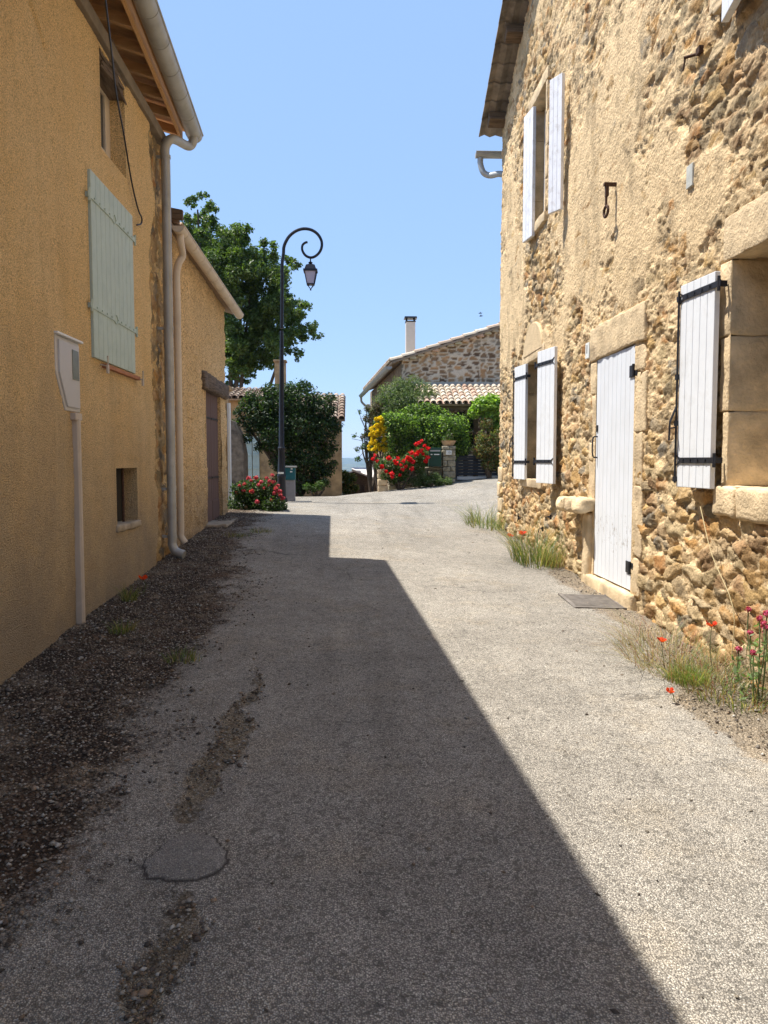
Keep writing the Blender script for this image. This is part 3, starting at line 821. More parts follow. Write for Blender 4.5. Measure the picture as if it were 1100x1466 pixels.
for k, (a_, c_, e_) in enumerate(((0, .36, .20), (.365, 1.02, .25), (1.025, 1.5, .21), (1.505, 2.05, .30), (2.055, dz1 - dz0, .24))):
    J.append((RX - .050, RX + .12, dy0 - e_, dy0 - .004, dz0 - .02 + a_, dz0 - .02 + c_ - .008))
for k, (a_, c_, e_) in enumerate(((0, .75, .16), (.755, 1.45, .24), (1.455, 1.95, .15), (1.955, dz1 - dz0, .20))):
    J.append((RX - .050, RX + .12, dy1 + .004, dy1 + e_, dz0 - .02 + a_, dz0 - .02 + c_ - .008))
J.append((RX - .068, RX + .12, dy0 - .26, dy1 + .22, dz1, dz1 + .34))
noisy_block('door_surround', SH, J, M['cut'], amp=.018, r=.016)
noisy_block('doorstep', SH, [(RX - .10, RX + .1, dy0 - .12, dy1 + .25, dz0 - .35, dz0 - .006)], M['cut'], amp=.016, r=.03)

# --- shutters
def zat(u, v, X=RX): return onX(u, v, X).z
yb_ = lambda u, x: onX(u, 700, x).y
OUT = (-1, 0)
# big near shutter
h3 = (RX - .09, yb_(1024, RX - .09)); f3 = (RX - .13, yb_(975, RX - .13))
w_3 = math.hypot(f3[0] - h3[0], f3[1] - h3[1])
shutter(SH, h3, (f3[0] - h3[0], f3[1] - h3[1]), w_3, zat(1003, 699, RX - .13), zat(1003, 399, RX - .13), M['white'], n=5, th=.04, out=OUT, bar=True,
        straps=[(zat(1003, 418, RX - .13), M['iron']), (zat(1003, 659, RX - .13), M['iron'])], label='large white plank shutter with black strap hinges and a locking bar')
# its twin on the other side of the window, mostly out of the photo
shutter(SH, (RX - .10, w3[0] + .02), (-.04, -1), w_3, zat(1003, 699, RX - .13), zat(1003, 399, RX - .13), M['white'], n=5, th=.04, out=OUT,
        straps=[(zat(1003, 418, RX - .13), M['iron']), (zat(1003, 659, RX - .13), M['iron'])])
# lower far window
za, zb_ = zat(746, 685), zat(746, 530)
h_ = (RX - .07, yb_(754.5, RX - .07)); f_ = (RX - .13, yb_(738.5, RX - .13))
shutter(SH, h_, (f_[0] - h_[0], f_[1] - h_[1]), math.hypot(f_[0] - h_[0], f_[1] - h_[1]), za, zb_, M['white'], n=4, th=.04, out=OUT, bar=True, straps=[(zb_ - .18, M['iron']), (za + .26, M['iron'])])
h_ = (RX - .19, yb_(771.5, RX - .19)); f_ = (RX - .10, yb_(796, RX - .10))
shutter(SH, h_, (f_[0] - h_[0], f_[1] - h_[1]), math.hypot(f_[0] - h_[0], f_[1] - h_[1]), za - .01, zb_, M['white'], n=4, th=.04, out=OUT, straps=[(zb_ - .17, M['iron']), (za + .27, M['iron'])], latch=(.45, .72))
# upper far window, paint worn, painted-over hinges
za, zb_ = zat(755, 359), zat(755, 190)
h_ = (RX - .07, yb_(761.5, RX - .07)); f_ = (RX - .12, yb_(748.5, RX - .12))
shutter(SH, h_, (f_[0] - h_[0], f_[1] - h_[1]), math.hypot(f_[0] - h_[0], f_[1] - h_[1]), za, zb_, M['white_old'], n=3, th=.045, out=OUT, latch=(.9, .75), label='worn white shutter with flaking paint')
za, zb_ = zat(793, 309, RX - .15), zat(793, 124, RX - .15)
h_ = (RX - .20, yb_(783.5, RX - .20)); f_ = (RX - .10, yb_(801, RX - .10))
shutter(SH, h_, (f_[0] - h_[0], f_[1] - h_[1]), math.hypot(f_[0] - h_[0], f_[1] - h_[1]), za, zb_, M['white_old'], n=3, th=.045, out=OUT, latch=(.5, .9), label='worn white shutter with flaking paint')
# upper near window, half closed
h_ = (RX - .08, 5.46)
shutter(SH, h_, (-.10, -.6), .62, zat(1046, 27, RX - .09), w4[3], M['white'], n=4, th=.05, out=OUT)

# --- iron hook, rusty pins, number plate, pale tile set in the wall
b = MB(); c = onX(878, 266, RX - .08)
b.box(RX - .17, RX, c.y - .022, c.y + .022, c.z + .0, c.z + .028); b.box(RX - .155, RX - .125, c.y - .02, c.y + .02, c.z - .10, c.z)
b.tube([(RX - .145, c.y, c.z - .1), (RX - .145, c.y, c.z - .20)], .013, 8)
b.tube([(RX - .145, c.y + .065 * math.sin(k / 12 * 2 * math.pi), c.z - .245 + .05 * math.cos(k / 12 * 2 * math.pi)) for k in range(13)], .014, 8)
hk = b.build('iron_hook', M['rust'], loc=(RX, c.y, c.z)); tag(hk, 'rusty iron bracket with a hanging ring, high on the stone house wall', 'hook')
b = MB(); c = onX(992, 79, RX - .08)
b.tube([(RX, c.y - .05, c.z + .005), (RX - .13, c.y + .04, c.z)], .012, 6); b.tube([(RX - .12, c.y + .035, c.z), (RX - .13, c.y + .05, c.z - .09)], .007, 6); b.box(RX - .07, RX, c.y - .09, c.y - .03, c.z - .02, c.z + .03)
hk = b.build('iron_pin', M['rust'], loc=(RX, c.y, c.z)); tag(hk, 'small rusty iron pin sticking out of the stones near the top right window', 'pin')
c = onX(842.5, 502, RX - .065); b = MB(); b.box(RX - .078, RX - .03, c.y - .065, c.y + .065, c.z - .085, c.z + .085)
NP = b.build('number_plate', M['plaque'], SH, bevel=.004)
def digits(txt, size, loc, rot, mat, parent, name='digits', ext=.002):
    cu = bpy.data.curves.new('txt', 'FONT'); cu.body = txt; cu.size = size; cu.extrude = ext; cu.align_x = 'CENTER'; cu.align_y = 'CENTER'
    o = bpy.data.objects.new('tmp_txt', cu); COL.objects.link(o)
    bpy.context.view_layer.update()
    me = bpy.data.meshes.new_from_object(o.evaluated_get(bpy.context.evaluated_depsgraph_get()))
    COL.objects.unlink(o); bpy.data.objects.remove(o)
    mt = Matrix.Translation(loc) @ rot.to_4x4(); V = [mt @ v.co for v in me.vertices]; Fs = [tuple(p.vertices) for p in me.polygons]
    bpy.data.meshes.remove(me)
    return link_mesh(name, V, Fs, mat, parent)
RLW = Matrix(((0, 0, -1), (-1, 0, 0), (0, 1, 0)))       # text lying on the right wall, facing the lane
digits('1', .13, Vector((RX - .080, c.y, c.z + .01)), RLW, M['iron'], NP)
c = onX(988, 251, RX - .06); b = MB(); b.box(RX - .066, RX - .02, c.y - .055, c.y + .055, c.z - .09, c.z + .08)
b.build('wall_tile', mat_plain('pale_tile', (.50, .50, .45), .7), SH, bevel=.004)

# --- projecting slab under the far window and its prop
c = onX(820, 722, RX - .2); yS0, yS1 = yb_(846, RX - .2), yb_(800, RX - .25)
noisy_block('stone_ledge', None, [(RX - .27, RX + .02, yS0 + .34, yS1 + .05, c.z - .075, c.z + .07)], M['cut'], sub=.03, amp=.05, r=.05, label='weathered stone slab jutting from the wall left of the white door', loc=(RX, c.y, c.z))['category'] = 'ledge'
pr = noisy_block('stone_prop', None, [(RX - .10, RX + .02, yS0 + .42, yS0 + .64, gz(RX, c.y) - .1, c.z - .09)], M['cut'], amp=.02, r=.03, label='upright stone prop under the jutting slab beside the door', loc=(RX, c.y, c.z - .5)); pr['category'] = 'prop'
# --- drain grate in the road by the door
g4 = [(805, 852), (868, 851), (889, 869), (836, 872)]
def onground(u, v):
    d = ray(u, v); t_ = 1.0
    for _ in range(60):
        P_ = Vector((0, 0, CAMZ)) + d * t_; g_ = gz(P_.x, P_.y)
        t_ += (P_.z - g_) / max(.05, -d.z + .05) * .8
    return Vector((0, 0, CAMZ)) + d * t_
c = onground(848, 862); gx0, gy0 = c.x, c.y
b = MB(); zg = [gz(gx0 - .2, gy0), gz(gx0 + .2, gy0)]
def gp(x, y, dz): return Vector((gx0 + x, gy0 + y, gz(gx0 + x, gy0 + y) + dz))
for k in range(12):
    yy = -.26 + k * .0475
    b.obox(gp(0, yy, .004), (.22, 0, (gz(gx0 + .22, gy0) - gz(gx0 - .22, gy0)) / 2), (0, .014, .0007), (0, 0, .006))
for x_ in (-.235, .235): b.obox(gp(x_, 0, .005), (.018, 0, 0), (0, .30, .018), (0, 0, .008))
for y_ in (-.29, .29): b.obox(gp(0, y_, .005), (.25, 0, (gz(gx0 + .25, gy0) - gz(gx0 - .25, gy0)) / 2), (0, .015, 0), (0, 0, .008))
tag(b.build('drain_grate', mat_plain('dusty_iron', (.17, .15, .13), .8, .3), loc=(gx0, gy0, gz(gx0, gy0))), 'flat dusty drain grate in the road before the white door', 'grate')

# ================================================================== LEFT: the ochre rendered house
YL = 9.62
OH = thing('ochre_house', (LX, YL, gz(LX, YL)), 'ochre roughcast house with pale green shutters and wooden eaves, on the shaded left side', 'house')
uy = lambda u, x=LX + .06: onX(u, 700, x).y
s1 = (onX(131.5, 390, LX + .08).y, onX(191, 400, LX + .08).y, onX(131, 513, LX).z - .02, onX(131, 243, LX).z)       # green shutters
s1 = (s1[0], s1[1], (onX(131, 512, LX + .095).z + onX(190.5, 530, LX + .095).z) / 2, (onX(131, 243, LX + .095).z + onX(190.5, 307, LX + .095).z) / 2)
s2 = (onX(144, 180, LX + .06).y, onX(179, 190, LX + .06).y, onX(163, 234, LX + .06).z, onX(163, 100, LX + .06).z)
s3 = (uy(166.5), uy(196.5), onX(180, 749, LX + .06).z, onX(180, 670, LX + .06).z)
ZT = onX(235, 221, LX).z
s2 = (s2[0], s2[1], s2[2], min(s2[3], ZT - .02))
def P_left(y, z):
    edge = YL - .66 + (fbm(z * 1.6 + 3, z * 0 + 2, 2, 4) - .5) * .45 + (fbm(y * 6, z * 6, 3, 3) - .5) * .25
    return sstep(.05, -.05, y - edge) * .92 + .08
ys = axis([(-6, 4, .3, .08), (4, 6.6, .03, .03), (6.6, YL, .018, .018)]); zs = axis([(-.3, ZT, .022, .022)])
ow = relief_wall('wall', LX, 1, ys, zs, [s1, s2, s3], lambda y: y * 0 + 99, P_left, [M['ochre'], M['stone']], OH, level=.06, proud=.05, size=(.16, .12), mortar=(.56, .40, .22), smat=True,
            pal=PAL * .85)
# slow waviness of the old wall and the thicker coat of render nearer the camera
V = np.empty(len(ow.data.vertices) * 3); ow.data.vertices.foreach_get('co', V); V = V.reshape(-1, 3)
yy_ = V[:, 1] + YL; zz_ = V[:, 2] + OH.location.z
V[:, 0] += (fbm(yy_ * .9, zz_ * .6, 3, 3) - .5) * .05 + .022 * sstep(5.93, 5.83, yy_ + (fbm(zz_ * 1.1, zz_ * 0, 2, 2) - .5) * .12)
fis = np.abs((zz_ - 4.62) - (5.75 - yy_) * .55 - (fbm(yy_ * 7, zz_ * 2, 4, 3) - .5) * .12)
V[:, 0] -= .035 * sstep(.03, .0, fis) * (yy_ > 5.0) * (yy_ < 5.95)
V[:, 0] -= .03 * sstep(.28, .0, zz_ - hgt(LX + yy_ * 0, yy_)) * 0
for (a_, b_, c_, d_) in (s1, s2, s3):
    q = np.maximum(np.maximum(a_ - yy_, yy_ - b_), np.maximum(c_ - zz_, zz_ - d_)); w = sstep(.14, .03, q)
    V[:, 0] = V[:, 0] * (1 - w) + .06 * w
ow.data.vertices.foreach_set('co', V.ravel())
b = MB(); b.box(LX - 6, LX, YL - .06, YL - .001, -.3, ZT); b.box(LX - 6, LX - 5.9, -6, YL, -.3, 7); b.box(LX - 6, LX, -6.1, -6, -.3, ZT)
b.prism([(LX + .02, YL - .06, ZT - .01), (LX - 6, YL - .06, ZT - .01), (LX - 6, YL - .06, ZT + 1.75)], (0, .05, 0))
b.build('end_wall', M['ochre2'], OH)
# lower window with bars
niche(OH, LX, 1, *s3, .075, M['ochre'], lift=.062)
b = MB(); b.box(LX - .09, LX - .07, s3[0], s3[1], s3[2], s3[3]); b.build('painted_dark_back', M['dark'], OH)  # near-black sheet: its colour stands in for the unlit depth behind
for k in (.12, .52):
    yk = s3[0] + (s3[1] - s3[0]) * k
    tubeobj('window_bar', [(LX + .015, yk, s3[2] - .01), (LX + .015, yk, s3[3] + .01)], .013, M['rust'], OH, 8)
noisy_block('window_sill', OH, [(LX - .1, LX + .085, s3[0] - .04, s3[1] + .04, s3[2] - .07, s3[2] + .002)], M['cut2'], amp=.014, r=.02)
# green shutters closed over their window, in two leaves
sm_ = (s1[0] + s1[1]) / 2; niche(OH, LX, 1, *s1, .12, M['ochre'], lift=.062)
for a_, dd, L_ in ((s1[0], 1, sm_ - s1[0] - .004), (s1[1], -1, s1[1] - sm_ - .004)):
    so = shutter(OH, (LX + .05, a_ + .004 * dd), (0, dd), L_, s1[2], s1[3], M['mint'], n=5, th=.035, out=(1, 0), straps=[(s1[3] - .22, M['mint']), (s1[2] + .42, M['mint'])])
b = MB(); b.box(LX + .0, LX + .10, s1[0] + .28, s1[1] + .12, s1[2] - .055, s1[2] - .02); b.build('window_sill', M['sill'], OH, bevel=.004)
for yq in (s1[0] + .22, s1[1] + .1):
    b = MB(); b.tube([(LX + .04, yq, s1[2] - .03), (LX + .13, yq, s1[2] - .05), (LX + .13, yq, s1[2] + .04)], .008, 6); b.box(LX + .12, LX + .135, yq - .02, yq + .02, s1[2] - .11, s1[2] - .04)
    b.build('shutter_stop', M['pvc'], OH)
# upper window under the old lintel
niche(OH, LX, 1, *s2, .16, M['ochre'], lift=.062)
window(OH, LX, 1, *s2, .13, M['cream'], rows=1, leaves=2, fw=.15)
b = MB(); yl0, yl1 = s2[0] - .05, s2[1] + .05
rr0 = random.Random(5)
for k in range(16):
    z_ = s2[3] - .14 + k * .022; 
    b.tube([(LX + .035 + rr0.uniform(-.02, .03), yl0 + rr0.uniform(0, .15), z_ + rr0.uniform(-.02, .02)), (LX + .055 + rr0.uniform(-.01, .03), (yl0 + yl1) / 2, z_ + rr0.uniform(-.03, .03)), (LX + .035 + rr0.uniform(-.02, .03), yl1 - rr0.uniform(0, .12), z_ + rr0.uniform(-.02, .02))], [.014, .022, .012], 6)
b.obox((LX - .02, (yl0 + yl1) / 2, s2[3] + .03), (.07, 0, 0), (0, (yl1 - yl0) / 2, 0), (0, 0, .16))
b.build('lintel', M['oldwood'], OH)
# eaves: wall plate, rafters, roof boards, fascia, gutter, skewed a little to the wall as in the photo
SK = -.045
ex = lambda y, x0_: x0_ + (9.9 - y) * .045          # eaves run out from the wall towards the lane
def skew(x0_, y, z): return Vector((ex(y, x0_), y, z))
Y0, Y1 = -6.0, 9.90
b = MB(); b.obox((LX + .05, (YL - 6) / 2, ZT + .02), (.06, 0, 0), (0, (YL + 6) / 2 - .02, 0), (0, 0, .06)); b.build('wall_plate', M['plate'], OH, bevel=.01)
gzL = onX(300, 217, -1.80).z
zf = onX(269, 217, -2.03).z
slope = .30
b = MB(); b.prism([skew(-2.05, Y0, zf), skew(-2.05, Y1, zf), skew(-2.05, Y1, zf + .15), skew(-2.05, Y0, zf + .15)], (.028, 0, 0)); b.build('fascia', M['pinewood'], OH)
for k in range(34):
    yk = Y1 - .10 - k * .47
    xf = ex(yk, -2.052); x_in = LX - .5
    b = MB(); zt = zf + .13
    b.prism([(xf, yk, zt), (xf, yk, zt - .10), (x_in, yk, zt - .10 + (xf - x_in) * slope), (x_in, yk, zt + (xf - x_in) * slope)], (0, .065, 0))
    b.build('rafter', M['board'], OH, bevel=.004)
b = MB(); xa, xb_ = ex(Y0, -1.98), ex(Y1 + .12, -1.98)
zt = zf + .145; xi = LX - 6.1
b.prism([(xa, Y0, zt), (xb_, Y1 + .12, zt), (xi, Y1 + .12, zt + (xb_ - xi) * slope), (xi, Y0, zt + (xa - xi) * slope)], (0, 0, .03)); b.build('roof_boards', M['board'], OH)
tu = Vector((xb_ - xa, Y1 + .12 - Y0, 0)); O = Vector((xa + .03, Y0, zt + .12)); Wd = Vector((-1, 0, slope))
tile_roof(OH, O, tu, Wd, int(tu.length / .2), 16, name='roof', mat=M['tile'], seed=4)
def half_gutter(parent, p0, p1, r_, mat, rings, name='gutter', out=Vector((1, 0, 0)), ringw=.012, ringr=.004, lip=.011):
    b = MB(); p0, p1 = Vector(p0), Vector(p1); d = (p1 - p0).normalized(); o_ = (out - d * out.dot(d)).normalized(); up = Vector((0, 0, 1)); n = 14
    def prof(c, rr2, a0=math.pi, a1=2 * math.pi): return [c + o_ * (math.cos(a0 + (a1 - a0) * i / n) * rr2) + up * (math.sin(a0 + (a1 - a0) * i / n) * rr2) for i in range(n + 1)]
    def half(c0, c1, ro, ri):
        V_ = prof(c0, ro) + prof(c0, ri) + prof(c1, ro) + prof(c1, ri); m = n + 1
        b.add(V_, [(i, i + 1, 2 * m + i + 1, 2 * m + i) for i in range(n)] + [(m + i + 1, m + i, 3 * m + i, 3 * m + i + 1) for i in range(n)]
              + [(i + 1, i, m + i, m + i + 1) for i in range(n)] + [(2 * m + i, 2 * m + i + 1, 3 * m + i + 1, 3 * m + i) for i in range(n)] + [(0, 2 * m, 3 * m, m), (n, m + n, 3 * m + n, 2 * m + n)])
    half(p0, p1, r_, r_ - .006)
    for e, s_ in ((p0, 1), (p1, -1)):
        A = prof(e, r_ - .002); Bq = prof(e + d * .005 * s_, r_ - .002); b.add(A + Bq, [tuple(range(n + 1)), tuple(range(2 * n + 1, n, -1))])
    b.tube([p0 + o_ * (r_ + .002), p1 + o_ * (r_ + .002)], lip, 8)
    L = (p1 - p0).length; k = 0.25
    while k < L - .1:
        half(p0 + d * k, p0 + d * (k + ringw), r_ + ringr, r_ - .003); k += rings
    return autosmooth(b.build(name, mat, parent), 40)
half_gutter(OH, skew(-1.885, Y0, gzL + .03), skew(-1.885, Y1 + .05, gzL + .0), .095, M['zinc'], .52)
xp, yp = LX + .135, uy(245.5, LX + .135)
zfoot = onX(250, 795, xp).z
pg = skew(-1.885, Y1 - .10, gzL - .07)
tubeobj('downpipe', arc([pg, pg + Vector((0, 0, -.06)), (pg.x - .05, pg.y - .04, pg.z - .13), (xp + .07, yp + .06, pg.z - .21), (xp, yp, pg.z - .32), (xp, yp, pg.z - .5)], 6) + [(xp, yp, z_) for z_ in (3.5, 2, zfoot + .25)] + arc([(xp, yp, zfoot + .2), (xp, yp, zfoot + .14), (xp + .04, yp - .01, zfoot + .06), (xp + .14, yp - .03, zfoot + .02)], 4)[1:], .052, M['zinc'], OH, 16)
for z_ in (pg.z - .45, 3.1, 1.25, zfoot + .22):
    b = MB(); b.tube([(xp, yp, z_), (xp, yp, z_ + .035)], .058, 16); b.box(LX, xp, yp - .012, yp + .012, z_, z_ + .03); autosmooth(b.build('pipe_collar', M['zinc'], OH), 40)
# hanging cable
pts = [onX(150, -8, LX + .55), onX(158, 60, LX + .42), onX(166, 130, LX + .25), onX(177, 190, LX + .12), onX(185, 240, LX + .09), onX(191, 272, LX + .09), onX(198, 300, LX + .09), onX(203, 312, LX + .09), onX(202, 320, LX + .09), onX(196, 322, LX + .09)]
tag(tubeobj('cable', arc(pts, 6), .008, M['iron'], None, 6, loc=tuple(pts[-1])), 'thin black cable dangling from the eaves over the left wall', 'cable')
# meter box and its conduit
y0_, y1_ = uy(82, LX + .06), uy(118.5, LX + .075); zt_, zb_ = onX(118, 493, LX + .09).z, onX(112, 590, LX + .09).z
MBX = thing('meter_box', (LX, (y0_ + y1_) / 2, zb_), 'pale grey electricity meter box set in the left wall above a conduit', 'meter box')
b = MB(); fr = LX + .072
sl_ = (y1_ - y0_) * .36; b.prism([(fr, y0_, zt_), (fr, y1_, zt_), (fr, y1_, zb_), (fr, y0_ + sl_, zb_), (fr, y0_, zb_ + (zt_ - zb_) * .52)], (-.2, 0, 0)); cb = b.build('cabinet', M['grey_box'], MBX, bevel=.008)
b = MB(); b.prism([(fr + .014, y0_ + .05, zt_ - .03), (fr + .014, y1_ - .035, zt_ - .03), (fr + .014, y1_ - .035, zb_ + .03), (fr + .014, y0_ + sl_ + .02, zb_ + .03), (fr + .014, y0_ + .05, zb_ + (zt_ - zb_) * .50)], (-.018, 0, 0)); dd = b.build('door', M['grey_box'], MBX, bevel=.005)
b = MB(); b.box(fr + .013, fr + .019, y1_ - .20, y1_ - .06, zt_ - .30, zt_ - .07); b.build('inspection_window', mat_plain('smoky_plastic', (.16, .17, .13), .25), dd, bevel=.003)
b = MB(); b.box(LX - .1, fr + .03, y0_ - .02, y1_ + .02, zt_ + .001, zt_ + .018); b.build('rain_lip', M['white'], MBX, bevel=.003)
yc0 = uy(117, LX + .11); b = MB(); zc0 = onX(113, 600, LX + .1).z; zc1 = gz(LX + .1, yc0) - .02
b.box(LX + .02, LX + .105, yc0 - .075, yc0 + .075, zc0 - .01, zb_ - .01)
b.prism([(LX + .05, yc0 - .036, zc1), (LX + .05, yc0 + .036, zc1), (LX + .098, yc0 + .032, zc1), (LX + .11, yc0 + .016, zc1), (LX + .11, yc0 - .016, zc1), (LX + .098, yc0 - .032, zc1)], (0, 0, zc0 - zc1))
tag(b.build('conduit', M['pvc'], loc=(LX, yc0, zc1), bevel=.006), 'grey plastic conduit running from the meter box down to the gravel', 'conduit')

# ================================================================== the small building behind it
YS0, YS1 = YL + .02, 14.12
SB = thing('outbuilding', (LX, YS1, gz(LX, YS1)), 'low ochre outbuilding with dark brown double door, beyond the larger ochre house', 'building')
gA = onX(270, 343, -2.03); gB = onY(346, 452, 14.32)
ztS = gB.z + .06; zsl = lambda y: gA.z + (gB.z - gA.z) * (y - gA.y) / (gB.y - gA.y) + .08
dS = (uy(300.5), uy(321), onX(302, 752, LX).z - .04, onX(310, 560, LX).z)
ys = axis([(YS0, YS1, .03, .03)]); zs = axis([(-.2, 4.6, .03, .03)])
def P_sm(y, z): return y * 0 + .97
sw = relief_wall('wall', LX, 1, ys, zs, [dS], lambda y: zsl(y) + .02, P_sm, [M['ochre2']], SB, level=.02)
V = np.empty(len(sw.data.vertices) * 3); sw.data.vertices.foreach_get('co', V); V = V.reshape(-1, 3)
V[:, 0] += (fbm(V[:, 1] * 2.5, V[:, 2] * 2, 3, 4) - .5) * .06; sw.data.vertices.foreach_set('co', V.ravel())
b = MB(); b.box(LX - 5, LX + .0, YS1 - .05, YS1 + .012, -.2, ztS - .05); b.box(LX - 5, LX - 4.9, YS0, YS1, -.2, 4.3)
b.prism([(LX + .0, YS1 - .05, ztS - .06), (LX - 5, YS1 - .05, ztS - .06), (LX - 5, YS1 - .05, ztS + 1.4)], (0, .055, 0))
b.prism([(LX + .02, YS0, 3.9), (LX - 5, YS0, 3.9), (LX - 5, YS0, gA.z + 1.6), (LX + .02, YS0, gA.z + .1)], (0, .05, 0))
b.build('end_wall', M['ochre2'], SB)
b = MB(); zA, zB = gA.z + .10, gB.z + .10
O = Vector((-2.14, YS0 - .02, zA + .0)); O1 = Vector((-2.08, YS1 + .12, zB + .0))
tile_roof(SB, O, O1 - O, Vector((-1, 0, .30)), int((O1 - O).length / .2) + 1, 13, name='roof', seed=9)
b = MB(); b.prism([(-1.98, YS0 - .03, zA - .03), (LX - .02, YS0 - .03, zA + .02), (LX - .02, YS0 - .03, zA + .14), (-1.98, YS0 - .03, zA + .09)], (0, .05, 0)); b.build('verge_board', M['darkwood'], SB, bevel=.004)
half_gutter(SB, (-2.05, YS0 + .02, gA.z + .02), (-1.99, YS1 + .28, gB.z + .03), .075, M['cream'], .50, ringw=.03, ringr=.004, lip=.009)
xq, yq = LX + .10, uy(258, LX + .10); pq = Vector((-2.05, YS0 + .16, gA.z - .05))
yq = max(yq, YS0 + .08)
zq = onX(258, 778, xq).z
tubeobj('downpipe', arc([pq, pq + Vector((0, 0, -.08)), (pq.x - .01, yq + .03, pq.z - .2), (xq + .03, yq, pq.z - .30), (xq, yq, pq.z - .42), (xq, yq, pq.z - .6)], 5) + [(xq, yq, zq + .2)] + arc([(xq, yq, zq + .15), (xq, yq, zq + .08), (xq + .05, yq, zq)], 4)[1:], .043, M['cream'], SB, 14)
# brown double door
b0 = s_m = (dS[0] + dS[1]) / 2
niche(SB, LX, 1, *dS, .12, M['ochre2'], lift=.02)
for a_, c_ in ((dS[0] + .01, b0 - .005), (b0 + .005, dS[1] - .01)):
    b = MB(); n_ = 4; pw = (c_ - a_) / n_
    for k in range(n_): b.box(LX - .07, LX - .03, a_ + pw * k + .002, a_ + pw * (k + 1) - .002, dS[2] + .03, dS[3] - .01)
    b.box(LX - .034, LX - .018, a_ + .01, c_ - .01, dS[2] + .05, dS[2] + .42)
    dl = b.build('door_leaf', M['brownpaint'], SB, bevel=.004)
    for zz in (.35, .78):
        q = MB(); zt = dS[2] + (dS[3] - dS[2]) * zz; q.box(LX - .03, LX - .022, a_ + .02, c_ - .02, zt, zt + .03); q.build('strap_hinge', M['iron'], dl)
yl0, yl1 = uy(293, LX + .05), uy(327, LX + .05); zl = onX(310, 553, LX + .05).z
noisy_block('door_lintel', SB, [(LX - .1, LX + .09, yl0, yl1, zl - .13, zl + .12)], M['oldwood'], amp=.03, r=.05)
noisy_block('threshold', SB, [(LX - .05, LX + .34, dS[0] - .15, dS[1] + .1, gz(LX, dS[0]) - .1, gz(LX, dS[0]) + .022)], M['cut2'], amp=.02, r=.02)

# ================================================================== foliage
def leaf_mesh(name, blobs, n, size, cols, parent=None, loc=None, mat='leaf', elong=1.9, shell=.55, seed=1, up=.25, droop=0, jitter=.25, clump=0, squash=1.0):
    """many small folded leaves spread through the volume of the blobs (cx, cy, cz, rx, ry, rz)"""
    rs = np.random.RandomState(seed); Bl = np.array([(list(q) if len(q) == 6 else list(q) + [q[3], q[3]]) for q in blobs], float)
    w = (Bl[:, 3] * Bl[:, 4] * Bl[:, 5]) ** .75; w /= w.sum()
    if clump:
        nc = max(1, n // clump); k = rs.choice(len(Bl), nc, p=w)
        d = rs.normal(size=(nc, 3)); d /= np.linalg.norm(d, axis=1, keepdims=True)
        r = (shell + (1 - shell) * rs.rand(nc)) ** .8
        cc = Bl[k, :3] + d * r[:, None] * Bl[k, 3:]
        q = rs.randint(0, nc, n); c = cc[q] + rs.normal(size=(n, 3)) * np.array([1, 1, .8]) * size * 1.3
        d = d[q]; cv = rs.rand(nc)[q]
    else:
        k = rs.choice(len(Bl), n, p=w); d = rs.normal(size=(n, 3)); d /= np.linalg.norm(d, axis=1, keepdims=True)
        r = (shell + (1 - shell) * rs.rand(n)) ** .8
        c = Bl[k, :3] + d * r[:, None] * Bl[k, 3:] + rs.normal(size=(n, 3)) * size * jitter; cv = rs.rand(n)
    nrm = d * .5 + rs.normal(size=(n, 3)) * .6 + np.array([0, 0, up]); nrm /= np.linalg.norm(nrm, axis=1, keepdims=True)
    a = np.cross(nrm, rs.normal(size=(n, 3)) + np.array([0, 0, droop])); a /= np.linalg.norm(a, axis=1, keepdims=True)
    b_ = np.cross(nrm, a)
    L = size * (.6 + .8 * rs.rand(n))[:, None]; Wd = L / elong
    v0 = c - a * L * .5; v2 = c + a * L * .5 - nrm * L * .08; v1 = c + b_ * Wd * .5 + nrm * L * .06; v3 = c - b_ * Wd * .5 + nrm * L * .06
    V = np.stack([v0, v1, v2, v3], 1).reshape(-1, 3); F_ = np.arange(n * 4).reshape(n, 4)
    Fx = np.stack([F_[:, [0, 1, 2]], F_[:, [0, 2, 3]]], 1).reshape(-1, 3)
    C = np.array(cols); ci = rs.randint(0, len(C), n); c3 = C[ci] * (.7 + .6 * (.5 * cv + .5 * rs.rand(n)))[:, None]
    return link_mesh(name, V, Fx, M[mat], parent, loc, vcol=np.repeat(c3, 4, axis=0))
def pb(u, v, Y, r, dy=0, ry=None):
    """blob whose centre is seen at (u, v) at distance Y and is r pixels in radius there"""
    c = onY(u, v, Y + dy); q = r * (Y + dy) / F_PX
    return (c.x, c.y, c.z, q, ry or q, q)
GREEN = [(.055, .10, .025), (.08, .14, .035), (.04, .075, .02), (.10, .16, .04), (.065, .11, .03)]
DARKG = [(.022, .045, .016), (.032, .06, .02), (.018, .035, .014), (.045, .075, .025)]
BRIGHT = [(.26, .40, .06), (.34, .48, .08), (.16, .27, .045), (.26, .36, .09)]
GREY = [(.21, .25, .13), (.15, .19, .09), (.27, .30, .17), (.11, .15, .06)]
BROWNG = [(.11, .075, .05), (.14, .10, .05), (.06, .045, .03), (.10, .12, .045)]
